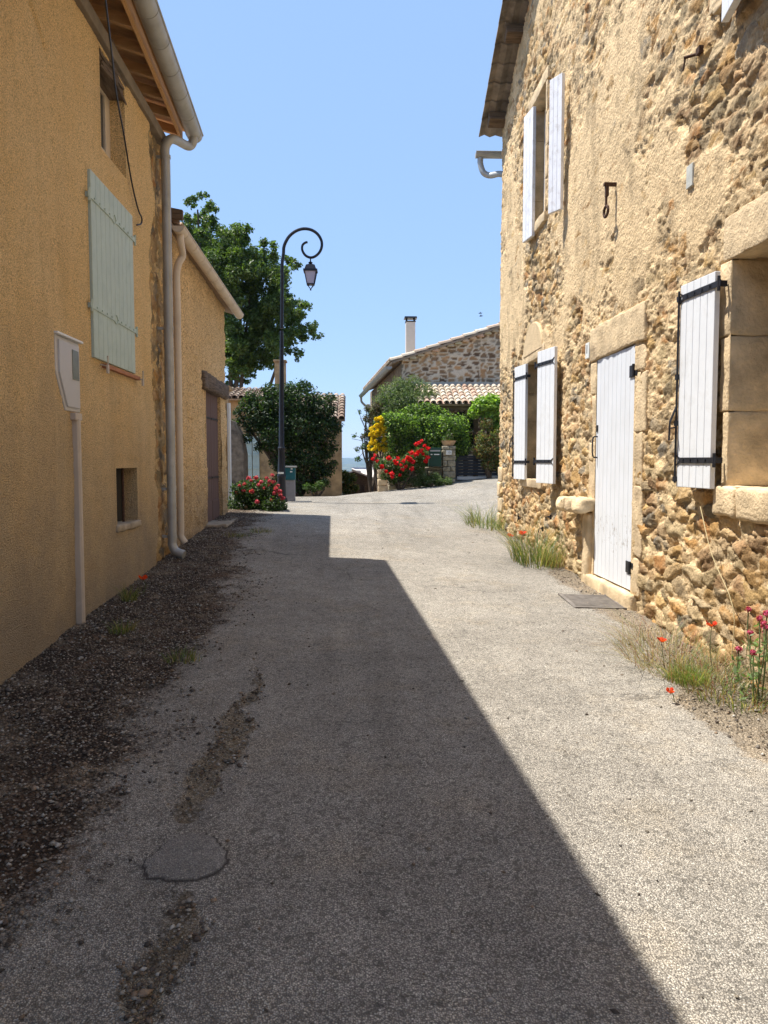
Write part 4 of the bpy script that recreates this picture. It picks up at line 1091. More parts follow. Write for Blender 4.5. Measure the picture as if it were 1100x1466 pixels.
def stems(name, base, tips, r0, r1, mat, parent, seed=1, **k):
    rr_ = random.Random(seed); b = MB(); B0 = Vector(base)
    for tpt in tips:
        T = Vector(tpt); m1 = B0.lerp(T, .35) + Vector((rr_.uniform(-.1, .1), rr_.uniform(-.1, .1), .1)); m2 = B0.lerp(T, .7) + Vector((rr_.uniform(-.1, .1), rr_.uniform(-.1, .1), .05))
        P_ = arc([B0 + Vector((rr_.uniform(-.03, .03), rr_.uniform(-.03, .03), 0)), m1, m2, T], 3)
        b.tube(P_, [r0 + (r1 - r0) * i / (len(P_) - 1) for i in range(len(P_))], 7)
    return autosmooth(b.build(name, mat, parent, **k))

# --- big tree behind the outbuilding
TY = 31.5
tb = [pb(290, 325, TY, 26), pb(440, 455, TY, 14), pb(415, 470, TY, 22), pb(390, 500, TY, 22), pb(350, 460, TY, 36), pb(335, 500, TY, 34), pb(360, 400, TY, 34), pb(312, 380, TY, 34), pb(268, 320, TY, 12), pb(275, 290, TY, 10), pb(262, 365, TY, 14), pb(300, 300, TY, 14), pb(335, 335, TY, 12), pb(270, 395, TY, 20), pb(283, 300, TY, 17), pb(318, 345, TY, 30), pb(280, 365, TY, 26), pb(330, 385, TY, 40), pb(350, 350, TY, 18), pb(375, 375, TY, 24), pb(372, 410, TY, 38, .3), pb(405, 415, TY, 28),
      pb(345, 440, TY, 40, -.3), pb(400, 455, TY, 33), pb(425, 440, TY, 16), pb(310, 430, TY, 40, .5), pb(360, 485, TY, 38), pb(405, 490, TY, 22), pb(433, 468, TY, 14), pb(452, 476, TY, 9), pb(345, 520, TY, 26), pb(375, 512, TY, 18),
      pb(300, 490, TY, 40), pb(328, 540, TY, 12), pb(417, 430, TY, 18), pb(385, 360, TY, 14), pb(424, 385, TY, 9), pb(270, 345, TY, 14), pb(395, 525, TY, 9), pb(355, 540, TY, 10), pb(412, 368, TY, 8), pb(428, 505, TY, 9)]
tx, ty = -5.0, TY + .2
TR = thing('broadleaf_tree', (tx, ty, gz(tx, ty)), 'leafy green tree rising behind the low ochre outbuilding, left of the lamp', 'tree')
gb = gz(tx, ty)
stems('trunk', (tx, ty, gb - .2), [(q[0], q[1], q[2]) for q in tb[2:20:2]], .14, .03, M['bark'], TR, 3)
rs_ = np.random.RandomState(4)
tb2 = [(q[0] + rs_.normal() * .0, q[1] + rs_.uniform(-1.6, 1.6), q[2], q[3] * .95, q[4], q[5] * .95) for q in tb for _ in range(2)]
sub = []
for q in tb2:
    for _ in range(5):
        d = rs_.normal(size=3); d /= np.linalg.norm(d); f = .62 + .25 * rs_.rand()
        sub.append((q[0] + d[0] * q[3] * f, q[1] + d[1] * q[4] * f, q[2] + d[2] * q[5] * f, q[3] * .46, q[4] * .46, q[5] * .40))
leaf_mesh('crown', sub, 100000, .125, [(c_[0] * 1.35, c_[1] * 1.15, c_[2] * 1.1) for c_ in GREEN], TR, seed=5, shell=.05, up=.5, elong=1.8)

# --- dark ivy-like bush under the lamp
BY = 20.3
IB = [pb(482, 612, BY, 9), pb(478, 640, BY, 8), pb(476, 665, BY, 8), pb(474, 570, BY, 8), pb(340, 590, BY, 7), pb(352, 580, BY, 12), pb(345, 602, BY, 9), pb(362, 568, BY, 11), pb(372, 590, BY, 24), pb(400, 575, BY, 26), pb(430, 572, BY, 28), pb(457, 585, BY, 22), pb(462, 615, BY, 24), pb(430, 610, BY, 34), pb(395, 620, BY, 30), pb(372, 640, BY, 8), pb(440, 650, BY, 30), pb(455, 672, BY, 16), pb(430, 690, BY, 20), pb(466, 645, BY, 14), pb(468, 672, BY, 12), pb(462, 692, BY, 10), pb(355, 625, BY, 10), pb(405, 690, BY, 16), pb(452, 692, BY, 12), pb(385, 600, BY, 24), pb(385, 560, BY, 12),
      pb(408, 660, BY, 22), pb(475, 605, BY, 10), pb(415, 560, BY, 14), pb(436, 553, BY, 10), pb(474, 585, BY, 9), pb(360, 610, BY, 12)]
c = onY(425, 705, BY)
SHB = thing('bush', (c.x, BY, gz(c.x, BY)), 'big dark green bush behind the street lamp at the end of the lane', 'bush')
leaf_mesh('foliage', IB, 26000, .085, DARKG + GREEN[:1], SHB, seed=6, shell=.35, up=.4, elong=2.4)  # dark leaf colours also stand in for the tree's shade
stems('stem', (c.x, BY, gz(c.x, BY) - .1), [q[:3] for q in IB[:11]], .07, .015, M['bark'], SHB, 2)

# --- street lamp
PY = 17.0
px0 = onY(403, 700, PY).x; zb0 = gz(px0, PY)
LP = thing('street_lamp', (px0, PY, zb0), 'black wrought iron lamp post with a curled arm and hanging lantern', 'street lamp')
cu_ = [(403.5, 470), (404, 420), (404, 380)] + [(230 + a_ / 4.074, 250 + b_ / 4.074) for a_, b_ in ((717, 460), (719, 425), (730, 393), (752, 358), (790, 328), (835, 315), (880, 322), (915, 345), (937, 380), (941, 415), (930, 448), (905, 474), (875, 483), (845, 470), (827, 440), (828, 412), (843, 397), (858, 393))]
P_ = arc([onY(u, v, PY) for u, v in cu_], 4); P_ = [Vector((q.x, PY, q.z)) for q in P_]
tubeobj('arm', P_, [.038] * 8 + [.036 - .012 * i / (len(P_) - 8) for i in range(len(P_) - 8)], M['black'], LP, 10)
b = MB(); zt_ = P_[0].z; xt_ = P_[0].x
prof = [(0, .13), (.12, .13), (.14, .10), (.55, .085), (.60, .10), (.64, .085), (1.15, .07), (1.2, .085), (1.24, .06), (2.4, .05), (zt_ - zb0, .038)]
b.tube([(px0 + (xt_ - px0) * z_ / (zt_ - zb0), PY, zb0 - .05 + z_) for z_, r_ in prof], [r_ for z_, r_ in prof], 14)
autosmooth(b.build('post', M['black'], LP))
lc = onY(230 + 875 / 4.074, 250 + 560 / 4.074, PY); lx = lc.x
def lz(v): return onY(445, 250 + v / 4.074, PY).z
def frust(b, x, y, z0, r0, z1, r1, n=4, rot=math.pi / 4):
    A = [(x + math.cos(rot + 2 * math.pi * k / n) * r0 * 1.414, y + math.sin(rot + 2 * math.pi * k / n) * r0 * 1.414, z0) for k in range(n)]
    Bq = [(x + math.cos(rot + 2 * math.pi * k / n) * r1 * 1.414, y + math.sin(rot + 2 * math.pi * k / n) * r1 * 1.414, z1) for k in range(n)]
    b.add(A + Bq, [(k, (k + 1) % n, n + (k + 1) % n, n + k) for k in range(n)] + [tuple(range(n))[::-1], tuple(range(n, 2 * n))])
hw = lambda px: px / 4.074 * PY / F_PX / 2
b = MB(); b.tube([(lx, PY, lz(483)), (lx, PY, lz(512))], .014, 8); b.tube([(lx, PY, lz(508)), (lx, PY, lz(513)), (lx, PY, lz(520))], [.03, .05, .02], 10)
frust(b, lx, PY, lz(555), hw(66), lz(530), hw(50)); frust(b, lx, PY, lz(530), hw(50), lz(521), hw(20)); frust(b, lx, PY, lz(566), hw(80), lz(556), hw(80))
for k in range(4):
    a_ = math.pi / 4 + k * math.pi / 2
    b.tube([(lx + math.cos(a_) * hw(68) * 1.414, PY + math.sin(a_) * hw(68) * 1.414, lz(566)), (lx + math.cos(a_) * hw(40) * 1.414, PY + math.sin(a_) * hw(40) * 1.414, lz(640))], .010, 6)
    b.tube([(lx + math.cos(a_) * hw(38) * 1.414, PY + math.sin(a_) * hw(38) * 1.414, lz(640)), (lx, PY, lz(668))], .007, 6)
frust(b, lx, PY, lz(643), hw(44), lz(637), hw(44)); b.tube([(lx, PY, lz(664)), (lx, PY, lz(675))], .016, 8)
lan = b.build('lantern', M['black'], LP)
b = MB(); frust(b, lx, PY, lz(636), hw(37), lz(567), hw(62)); b.build('lamp_glass', M['clear'], lan)
b = MB(); b.tube([(lx, PY - hw(62) * .2, lz(610)), (lx, PY - hw(62) * .2, lz(570))], .03, 8)
b = MB(); b.box(px0 - .06, px0 + .06, PY - .105, PY - .09, zb0 + .60, zb0 + .64); b.build('band', M['plaque'], LP)

# --- small teal and grey box on the ground beside the lamp
bx0, bx1 = onY(406, 700, 17.3).x, onY(424, 700, 17.3).x; bz = gz((bx0 + bx1) / 2, 17.3); bzt = onY(415, 668, 17.3).z; bzm = onY(415, 687, 17.3).z
CB = thing('waste_bag_dispenser', ((bx0 + bx1) / 2, 17.3, bz), 'small cabinet, teal above and grey below, standing beside the lamp post', 'cabinet')
b = MB(); b.box(bx0 + .01, bx1 - .02, 17.22, 17.4, bz - .1, bzm); b.box(bx0 + .01, bx1 - .02, 17.216, 17.23, bz + .12, bz + .135); b.build('lower_cabinet', M['pole_grey'], CB, bevel=.006)
b = MB(); b.box(bx0, bx1 - .01, 17.2, 17.42, bzm + .001, bzt - .02); b.build('upper_cabinet', M['teal'], CB, bevel=.006)
b = MB(); b.box(bx0 - .02, bx1 + .02, 17.17, 17.44, bzt - .019, bzt + .012); b.build('lid', M['zinc'], CB, bevel=.004)
for x_, z_, w_ in ((.03, .83, .02), (.17, .84, .04), (.03, .62, .02), (.155, .62, .05)):
    b = MB(); zz = bzm + (bzt - bzm) * z_; b.box(bx0 + x_, bx0 + x_ + w_, 17.192, 17.199, zz - .014, zz + .014)
    b.build('marking', M['plaque'], CB)

# --- flower bush at the corner of the outbuilding (red valerian)
FY = 15.0
FB = [pb(345, 725, FY, 22), pb(370, 725, FY, 24), pb(392, 722, FY, 16), pb(352, 705, FY, 18), pb(378, 705, FY, 20), pb(338, 738, FY, 12), pb(365, 742, FY, 12), pb(395, 738, FY, 10), pb(390, 700, FY, 12), pb(365, 695, FY, 12), pb(342, 700, FY, 10)]
FB = [(q[0], q[1] + .25 * math.sin(i * 2.3), q[2], q[3], q[4] * 1.3, q[5]) for i, q in enumerate(FB)]
c = onY(366, 748, FY)
FBT = thing('valerian_bush', (c.x, FY, gz(c.x, FY)), 'bushy plant with pinkish red flower heads at the corner of the outbuilding', 'flowering bush')
leaf_mesh('foliage', FB + [pb(332, 742, FY, 9), pb(400, 725, FY, 12), pb(352, 744, FY, 10), pb(380, 746, FY, 9)], 17000, .05, GREEN + DARKG + DARKG + [(.16, .20, .12)], FBT, seed=8, shell=.4, elong=2.2)
BLOOM = {}
def bloom_mesh(key, cols, r, n=60):
    if key in BLOOM: return BLOOM[key]
    o = leaf_mesh('bloom', [(0, 0, 0, r, r, r * .8)], n, r * .9, cols, None, None, 'petal', 1.3, .3, seed=len(BLOOM) + 40)
    me = o.data; COL.objects.unlink(o); bpy.data.objects.remove(o); BLOOM[key] = me; return me
def add_blooms(root, key, cols, r, pts, name='bloom', seed=2, n=60, stem=None):
    me = bloom_mesh(key, cols, r, n); rr_ = random.Random(seed)
    for p_ in pts:
        o = bpy.data.objects.new(name, me); COL.objects.link(o); o.parent = root
        o.location = Vector(p_) - root.location; o.rotation_euler = (rr_.uniform(-.6, .6), rr_.uniform(-.6, .6), rr_.uniform(0, 6.3)); s_ = rr_.uniform(.75, 1.2); o.scale = (s_, s_, s_)
PINK = [(.55, .07, .12), (.65, .13, .19), (.42, .04, .07)]
fl = [(343, 695), (350, 693), (360, 688), (367, 684), (382, 684), (390, 680), (392, 690), (385, 695), (378, 699), (395, 699), (400, 703), (393, 706), (405, 713), (348, 703), (361, 703), (370, 694), (398, 695), (356, 684), (402, 709), (340, 706), (386, 689), (352, 726), (368, 718), (388, 716), (374, 690)]
add_blooms(FBT, 'pink', PINK, .036, [onY(u, v, FY - .28 + .1 * math.sin(u)) for u, v in fl])
b = MB(); rr0 = random.Random(3)
for u, v in fl:
    p_ = onY(u, v, FY - .28 + .1 * math.sin(u)); b.tube([p_, (p_.x + rr0.uniform(-.05, .05), FY, p_.z - .25)], .004, 4)
b.build('stem', mat_plain('green_stem', (.10, .13, .05), .7), FBT)
# low dry weeds in front of it
def tuft(name, cx, cy, R_, H, n, cols, label, cat, seed=1, lean=.6, wdt=.004, heads=None, dry=0, loc=None, extra=None, group=None, ysp=1):
    rs = np.random.RandomState(seed); zc = gz(cx, cy); V = []; Fs = []; C = []
    for i in range(n):
        a_ = rs.rand() * 6.283; r = R_ * np.sqrt(rs.rand()); bx, by = cx + r * np.cos(a_) * .8, cy + r * np.sin(a_) * .8 * ysp; z0 = gz(bx, by) - .01 if i % 8 == 0 else zc + (gz(bx, by) - zc if R_ > .3 else 0)
        hh_ = H * (.35 + .75 * rs.rand()); la = a_ + rs.normal() * .7; ll = hh_ * lean * rs.rand()
        dx, dy_ = np.cos(la) * ll, np.sin(la) * ll
        sx_, sy_ = -np.sin(la + rs.normal()) * wdt, np.cos(la) * wdt; k = len(V); col = np.array(cols[rs.randint(len(cols))]) * (.7 + .6 * rs.rand())
        for q, t_ in enumerate((0, .4, .75, 1)):
            x_ = bx + dx * t_ ** 1.6; y_ = by + dy_ * t_ ** 1.6; z_ = z0 + hh_ * (t_ - .18 * t_ * t_ * lean); w_ = (1 - t_ * .85)
            V += [(x_ - sx_ * w_, y_ - sy_ * w_, z_), (x_ + sx_ * w_, y_ + sy_ * w_, z_)]; C += [col, col]
            if q: Fs.append((k + 2 * q - 2, k + 2 * q - 1, k + 2 * q + 1, k + 2 * q))
    o = link_mesh(name, V, np.array(Fs), M['leaf'], None, (cx, cy, zc), vcol=np.array(C))
    tag(o, label, cat, group)
    return o
GRASS = [(.10, .15, .04), (.14, .19, .06), (.20, .20, .09), (.08, .12, .035)]
DRY = [(.38, .30, .15), (.30, .24, .11), (.45, .36, .20), (.20, .19, .08), (.26, .13, .07)]
wg = 'weeds at the foot of the walls'
cc = onground(688, 752); tuft('grass_tuft', RX - .30, cc.y - .1, .42, .50, 260, GRASS + DRY[:2], 'green grass tuft at the far corner of the stone house', 'grass', 1, ysp=2.0, lean=1.2, wdt=.005, group=wg)
cc = onground(775, 815); yT = cc.y; tuft('grass_tuft', RX - .33, yT + .5, .36, .66, 330, GRASS + DRY[:2], 'green and straw coloured grass tuft below the jutting stone slab', 'grass', 2, ysp=2.0, lean=1.1, wdt=.0045, group=wg)
tuft('grass_tuft', RX - .15, onground(800, 812).y + .1, .16, .25, 200, DRY, 'short reddish dry tuft at the wall just before the drain grate', 'grass', 3, ysp=1.6, group=wg)
c1 = onground(1010, 975)
tuft('grass_tuft', RX - .36, c1.y + .45, .42, .36, 700, DRY + [GRASS[1], (.30, .14, .09)], 'sprawling dry straw coloured weeds below the large near shutter', 'weeds', 4, lean=2.3, wdt=.0018, ysp=2.0, group=wg)
tuft('grass_tuft', RX - .28, c1.y - .15, .36, .22, 650, DRY + GRASS + [(.30, .12, .08)], 'thick reddish and green weeds at the right edge of the lane', 'weeds', 5, lean=2.0, wdt=.0026, ysp=1.8, group=wg)
cc = onground(985, 975); tuft('grass_tuft', cc.x, cc.y, .17, .12, 300, [(.14, .22, .04), (.20, .26, .06)], 'low bright green moss-like clump at the edge of the weeds', 'weeds', 6, lean=1.0, wdt=.003, group=wg)
cc = onground(700, 810)
for i, (u, v, r_, h_, lb) in enumerate(((175, 905, .12, .12, 'small green weed in the gravel near the grey conduit'), (262, 945, .16, .10, 'faint olive weeds at the edge of the gravel'), (375, 762, .22, .10, 'low dry weeds on the road before the flowering bush'), (340, 768, .25, .08, 'flat dead weeds on the doorstep of the brown door'), (185, 860, .08, .2, 'thin weed stalk under the barred window'))):
    cc = onground(u, v); tuft('weed', cc.x, cc.y, r_, h_, 110, GRASS + DRY[:2], lb, 'weed', 20 + i, lean=1.1, wdt=.003, group=wg)
# tall dry stalk leaning on the wall
b = MB(); A_ = onX(1050, 870, RX - .12); Bq = onX(1003, 725, RX - .14); b.tube(arc([(A_.x, A_.y, A_.z - .35), A_, A_.lerp(Bq, .5) + Vector((-.02, .02, 0)), Bq], 4), .003, 5)
tag(b.build('dry_stalk', mat_plain('straw', (.55, .45, .25), .8), loc=(A_.x, A_.y, A_.z - .35)), 'single long pale dry stalk leaning against the stones by the large shutter', 'stalk')
# poppies
def poppy(p_, ground, lb, r_=.03, g_=None, cols=((.75, .06, .02), (.85, .10, .03)), seed=1):
    p_ = Vector(p_); gr_ = Vector(ground); rr_ = random.Random(seed)
    t_ = thing('poppy', gr_, lb, 'poppy', 'red poppies')
    b = MB(); b.tube(arc([gr_, gr_.lerp(p_, .5) + Vector((rr_.uniform(-.03, .03), rr_.uniform(-.03, .03), .02)), p_], 4), .0025, 5); b.build('stem', M['stemg'], t_)
    V = []; Fs = []; C = []
    for k in range(5):
        a0 = k * 1.2566 + rr_.random(); tl = rr_.uniform(.7, 1.5); c_ = cols[k % 2]
        i0 = len(V); V.append(p_); C.append((.05, .01, .01))
        for j, (rad, lift) in enumerate(((.55, .3), (1, .65), (1.05, .75))):
            for w_ in (-.55, 0, .55):
                V.append(p_ + Vector((math.cos(a0 + w_) * r_ * rad, math.sin(a0 + w_) * r_ * rad, r_ * lift * tl * (1.3 if w_ == 0 else 1)))); C.append(c_)
        Fs += [(i0, i0 + 1, i0 + 2), (i0, i0 + 2, i0 + 3)]
        for j in range(2):
            for w_ in range(2):
                q = i0 + 1 + j * 3 + w_; Fs += [(q, q + 1, q + 4), (q, q + 4, q + 3)]
    link_mesh('petals', V, Fs, M['petal'], t_, vcol=np.array(C), smooth=True)
M['stemg'] = mat_plain('stem_green', (.12, .15, .06), .7)
def pop(u, v, X, lb, seed, r_=.03, z=None):
    p_ = onX(u, v, X); g_ = Vector((p_.x + .04, p_.y + .03, gz(p_.x + .04, p_.y)))
    if p_.z < g_.z + .02: p_.z = g_.z + .03
    poppy(p_, g_, lb, r_, seed=seed)
pop(748, 766, RX - .45, 'orange red poppy above the grass tuft, nearer the white door', 1, .055)
pop(731, 769, RX - .45, 'orange red poppy above the grass tuft, nearer the house corner', 2, .045)
pop(1019, 898, RX - .30, 'bright red poppy standing against the stones under the large shutter', 3, .034)
pop(948, 920, RX - .55, 'bright red poppy at the left edge of the dry weeds', 4, .032)
pop(960, 993, RX - .75, 'fallen red poppy head lying low on the road edge', 5, .024)
p_ = onX(205, 831, LX + .30); poppy(p_, (p_.x, p_.y, gz(p_.x, p_.y)), 'lone red poppy in the gravel under the barred window', .04, seed=6)
# red valerian in the near right corner
VR = thing('valerian_plant', (RX - .2, onX(1085, 900, RX - .2).y, .15), 'pink flowered valerian with broad leaves at the right edge below the sill', 'flowering plant')
vp = [(1072, 872), (1088, 885), (1094, 892), (1097, 898), (1058, 929), (1079, 934), (1098, 878), (1075, 906)]
vq = [onX(u, v, RX - .22 - .02 * (i % 3)) for i, (u, v) in enumerate(vp)]
add_blooms(VR, 'valerian', [(.50, .07, .15), (.60, .14, .26), (.38, .04, .10)], .020, vq, n=90)
b = MB()
for q in vq: b.tube(arc([q, (q.x, q.y - .01, q.z - .2), (q.x + .03, VR.location.y - .05, gz(q.x, q.y))], 4), .004, 5)
b.build('stem', M['stemg'], VR)
leaf_mesh('foliage', [(q.x, q.y, q.z - .17, .10, .12, .14) for q in vq[1:]], 120, .045, [(.20, .30, .12), (.14, .24, .08), (.24, .32, .16)], VR, seed=12, elong=2.2)

# ================================================================== the far end of the lane
# --- far left house, behind the dark bush
FLY = 23.0
xr = onY(487, 650, FLY).x; ze = onY(487, 600, FLY).z
FL = thing('far_house', (xr, FLY, gz(xr, FLY)), 'old house with clay tiles behind the dark bush at the left end of the lane', 'house')
def fl(u, v, Y=FLY): return onY(u, v, Y)
b = MB(); xl = -4.6
b.box(xl, xr, FLY, FLY + 5, -1, ze - .02); b.build('wall', M['ochre_far'], FL)
tile_roof(FL, (xr + .15, FLY - .25, ze - .02), (-1, 0, 0), (0, 1, .30), 12, 9, name='roof', seed=12, tint=[(.34, .26, .19), (.28, .20, .15), (.38, .30, .23)])
b = MB(); b.box(xr - .28, xr + .05, FLY - .06, FLY + .3, -1, ze - .03); b.build('corner_render', M['ochre_far'], FL)
xd0, xd1 = fl(351, 640).x, fl(372, 640).x; z0, z1 = fl(360, 680).z, fl(360, 625).z
b = MB(); 
for k in range(2):
    a0 = xd0 + (xd1 - xd0) * k / 2; b.box(a0 + .01, a0 + (xd1 - xd0) / 2 - .01, FLY - .05, FLY - .01, z0 - .2, z1)
    for zz in (.15, .5, .8): b.box(a0 + .02, a0 + (xd1 - xd0) / 2 - .02, FLY - .07, FLY - .05, z0 + (z1 - z0) * zz, z0 + (z1 - z0) * zz + .06)
b.build('shutter', M['mint_far'], FL, bevel=.005)
# taller block with ridge and chimney behind
b = MB(); zr = fl(350, 572, 25).z; b.box(-5.2, -2.0, 25, 30, -1, zr); b.build('upper_wall', M['ochre_far'], FL)
tile_roof(FL, (-1.9, 24.8, zr + .02), (-1, 0, 0), (0, 1, .22), 16, 6, name='roof', seed=13, tint=[(.36, .28, .21), (.30, .22, .16), (.42, .34, .26)])
cx_, cz_ = fl(401, 540, 26).x, fl(401, 515, 26).z; b = MB(); b.box(cx_ - .17, cx_ + .17, 26, 26.4, zr - .5, cz_ - .06); b.box(cx_ - .21, cx_ + .21, 25.96, 26.44, cz_ - .06, cz_)
b.build('chimney', M['ochre_far'], FL, bevel=.01)
# stone buttress with lean-to cover and white downpipe, just past the outbuilding
x0, x1 = onY(331, 650, 19.8).x, onY(349, 650, 19.8).x
BT = thing('stone_buttress', ((x0 + x1) / 2, 19.8, gz(x1, 19.8)), 'dark rounded stone buttress between the outbuilding and the grey-green shutters', 'buttress')
b = MB(); zt_ = onY(338, 602, 19.8).z
b.prism([(x0 - .6, 19.8, .3), (x1 + .02, 19.8, .3), (x1, 19.8, zt_ - .8), (x1 - .08, 19.8, zt_ - .35), (x1 - .25, 19.8, zt_), (x0 - .6, 19.8, zt_ + .1)], (0, .8, 0)); b.build('masonry', mat_plain('dark_masonry', (.16, .13, .10), .95, .45, 9, .02, 22), BT, bevel=.02)
xw = onY(328.5, 640, 15.6).x; zt_ = onY(328, 577, 15.6).z
tag(tubeobj('rainwater_pipe', [(xw, 15.6, gz(xw, 15.6) - .05), (xw, 15.6, 1.8), (xw, 15.6, zt_)], .035, M['white'], None, 12, loc=(xw, 15.6, gz(xw, 15.6))), 'white vertical rainwater pipe just past the brown double door', 'pipe')
GP = MB(); GP.box(LX - 1.2, xw - .045, 15.6, 15.9, 0, zt_ + .25); GP.box(LX - 1.2, xw + .03, 15.55, 15.95, zt_ + .25, zt_ + .33)
tag(GP.build('gate_pier', M['ochre_far'], loc=(xw, 15.7, gz(xw, 15.7)), bevel=.01), 'ochre wall pier with the white pipe, past the brown door', 'wall')

# --- far right stone house with the gable
A = Vector((onY(575, 600, 22).x, 22, 0)); ez = onY(575, 514, 22).z
gd = Vector((1, .066, 0)).normalized(); sd = Vector((-.066, 1, 0)).normalized()
FR = thing('gable_house', (A.x, A.y, gz(A.x, A.y)), 'far stone house with gable end, tiled porch roof and white chimney, behind the hedge', 'house')
sl = .335; Wg = 8.2; Lg = 9.6
# masonry gable: flat relief with stones in the joints
ys = np.arange(0, Wg + .01, .035); zs = np.arange(-.6, 7.6, .035)
Yg, Zg = np.meshgrid(ys, zs, indexing='ij')
wx = (fbm(Yg * 2, Zg * 2, 1, 3) - .5) * 1.2; wz = (fbm(Yg * 2.4, Zg * 2.4, 3, 3) - .5) * .9
f1, f2, ia, ib, ox, oy = voro(Yg / .22 + wx, Zg / .115 + wz, 0, 3.2, .9); e = f2 - f1
st = sstep(.16, .26, e); rr = lambda k: TAB[k][(ia * 7 + ib * 13) & 255, (ib * 3 + ia * 5) & 255]
palf = np.array([srgb(160, 130, 98), srgb(130, 106, 82), srgb(168, 138, 104), srgb(132, 118, 100), srgb(105, 84, 66), srgb(160, 125, 90)])
cg = palf[(rr(6) * 6).astype(int) % 6] * (1.0 + .5 * rr(7))[..., None]; mg = np.array((.68, .57, .43))
cg = cg * st[..., None] + mg * (1 - st[..., None])
dp = (1 - st) * .02 - st * .012 * rr(3)
P3 = A[:] and (np.array(A)[None, None] + Yg[..., None] * np.array(gd) + Zg[..., None] * np.array((0, 0, 1)) - dp[..., None] * np.array(sd))
P3[..., 2] = Zg
ix = np.arange(Yg.size).reshape(Yg.shape); top = lambda q: ez - .02 + sl * np.minimum(q, Wg - q)
Q = np.stack([ix[:-1, :-1], ix[1:, :-1], ix[1:, 1:], ix[:-1, 1:]], -1); cyy = (ys[:-1] + ys[1:])[:, None] / 2; czz = (zs[:-1] + zs[1:])[None] / 2
Q = Q[czz < top(cyy)]
used, inv = np.unique(Q, return_inverse=True)
link_mesh('wall', P3.reshape(-1, 3)[used], inv.reshape(Q.shape), M['stone_far'], FR, vcol=cg.reshape(-1, 3)[used])
b = MB(); A0 = Vector((A.x, A.y, -1)) + sd * .05
b.prism([A0, A0 + gd * Wg, A0 + gd * Wg + Vector((0, 0, ez + .9)), A0 + gd * Wg / 2 + Vector((0, 0, ez + .9 + sl * Wg / 2)), A0 + Vector((0, 0, ez + .9))], sd * Lg)
b.build('side_wall', mat_plain('brown_rubble', (.33, .25, .17), .95, .4, 8, .02, 18, grime=(5, (.14, .10, .07), .8)), FR)
O = Vector((A.x, A.y, ez + .02)) - gd * .30 - sd * .16 - Vector((0, 0, .30 * sl))
tile_roof(FR, O, sd, gd + Vector((0, 0, sl)), 46, 13, name='roof', seed=14, tint=[(.60, .50, .38), (.54, .44, .33), (.66, .56, .44), (.50, .38, .28)])
# row of tile ends (genoise) under the verge and the eaves
b = MB(); nn = int(4.3 / .21)
for k in range(nn):
    p_ = Vector((A.x, A.y, ez)) + gd * (.1 + k * .21) + Vector((0, 0, sl * (.1 + k * .21) - .10)) - sd * .13; b.c = (.58 + .08 * math.sin(k * 5.1), .45 + .05 * math.sin(k * 3.1), .31)
    pr_ = [p_ + gd * (math.cos(math.pi * j / 6) * .095) + Vector((0, 0, math.sin(math.pi * j / 6) * .08)) for j in range(7)]
    b.prism(pr_, sd * .15)
b.build('verge_tiles', M['tile'], FR, col=True)
G0 = Vector((A.x, A.y, ez - .10)) - gd * .36 - sd * .15 - Vector((0, 0, .36 * sl)) 
half_gutter(FR, G0, G0 + sd * (Lg + .3), .085, M['zinc'], 1.2, out=-gd)
ge = G0 + sd * (Lg + .2)
tubeobj('downpipe', arc([ge + Vector((0, 0, -.05)), ge + Vector((.02, 0, -.25)), ge + gd * .2 + Vector((0, 0, -.42)), ge + gd * .32 + Vector((0, 0, -.5)), ge + gd * .33 + Vector((0, 0, -2.5))], 4), .045, M['zinc'], FR)
cz0, cz1 = onY(587, 505, 25).z, onY(587, 462, 25).z; cx_ = onY(587.5, 490, 25).x; b = MB()
b.box(cx_ - .145, cx_ + .145, 24.8, 25.1, cz0 - .8, cz1); ch = b.build('chimney', mat_plain('chimney_render', (.60, .54, .46), .85, .05), FR, bevel=.008)
zt_ = onY(587, 454.5, 25).z; b = MB()
for q in (-1, 1):
    for w_ in (-1, 1): b.box(cx_ + q * .12 - .02, cx_ + q * .12 + .02, 24.95 + w_ * .12 - .02, 24.95 + w_ * .12 + .02, cz1 + .002, zt_ - .05)
frust(b, cx_, 24.95, zt_ - .05, .20, zt_, .185); frust(b, cx_, 24.95, cz1 + .001, .16, cz1 + .03, .16); b.build('chimney_cap', M['black'], ch)
# porch roof and its posts
pz1, pz0 = onY(660, 552, 21.9).z, onY(660, 578, 20.5).z
px_0, px_1 = onY(596, 560, 21).x, onY(735, 560, 21).x
O = Vector((px_0, 20.5, pz0)); W_ = Vector((0, 1.45, pz1 - pz0))
nrow = 6
tile_roof(FR, O, (1, 0, 0), W_, int((px_1 - px_0) / .165) + 1, nrow, tile_w=.165, tile_l=W_.length / nrow, name='porch_roof', seed=15, tint=[(.46, .39, .31), (.56, .47, .36), (.50, .34, .25), (.44, .36, .27), (.58, .50, .40)])
b = MB(); b.box(px_0, px_1, 21.93, 21.97 + .06, pz1 - .05, pz1 + .10); b.build('flashing', M['zinc'], FR)
for u_ in (612, 682):
    x_ = onY(u_, 600, 20.6).x; b = MB(); b.box(x_ - .06, x_ + .06, 20.6, 20.72, .9, pz0 - .03); b.build('post', M['darkwood'], FR, bevel=.008)
b = MB(); b.box(px_0, px_1, 20.58, 20.7, pz0 - .16, pz0 - .03); b.build('porch_beam', M['darkwood'], FR)

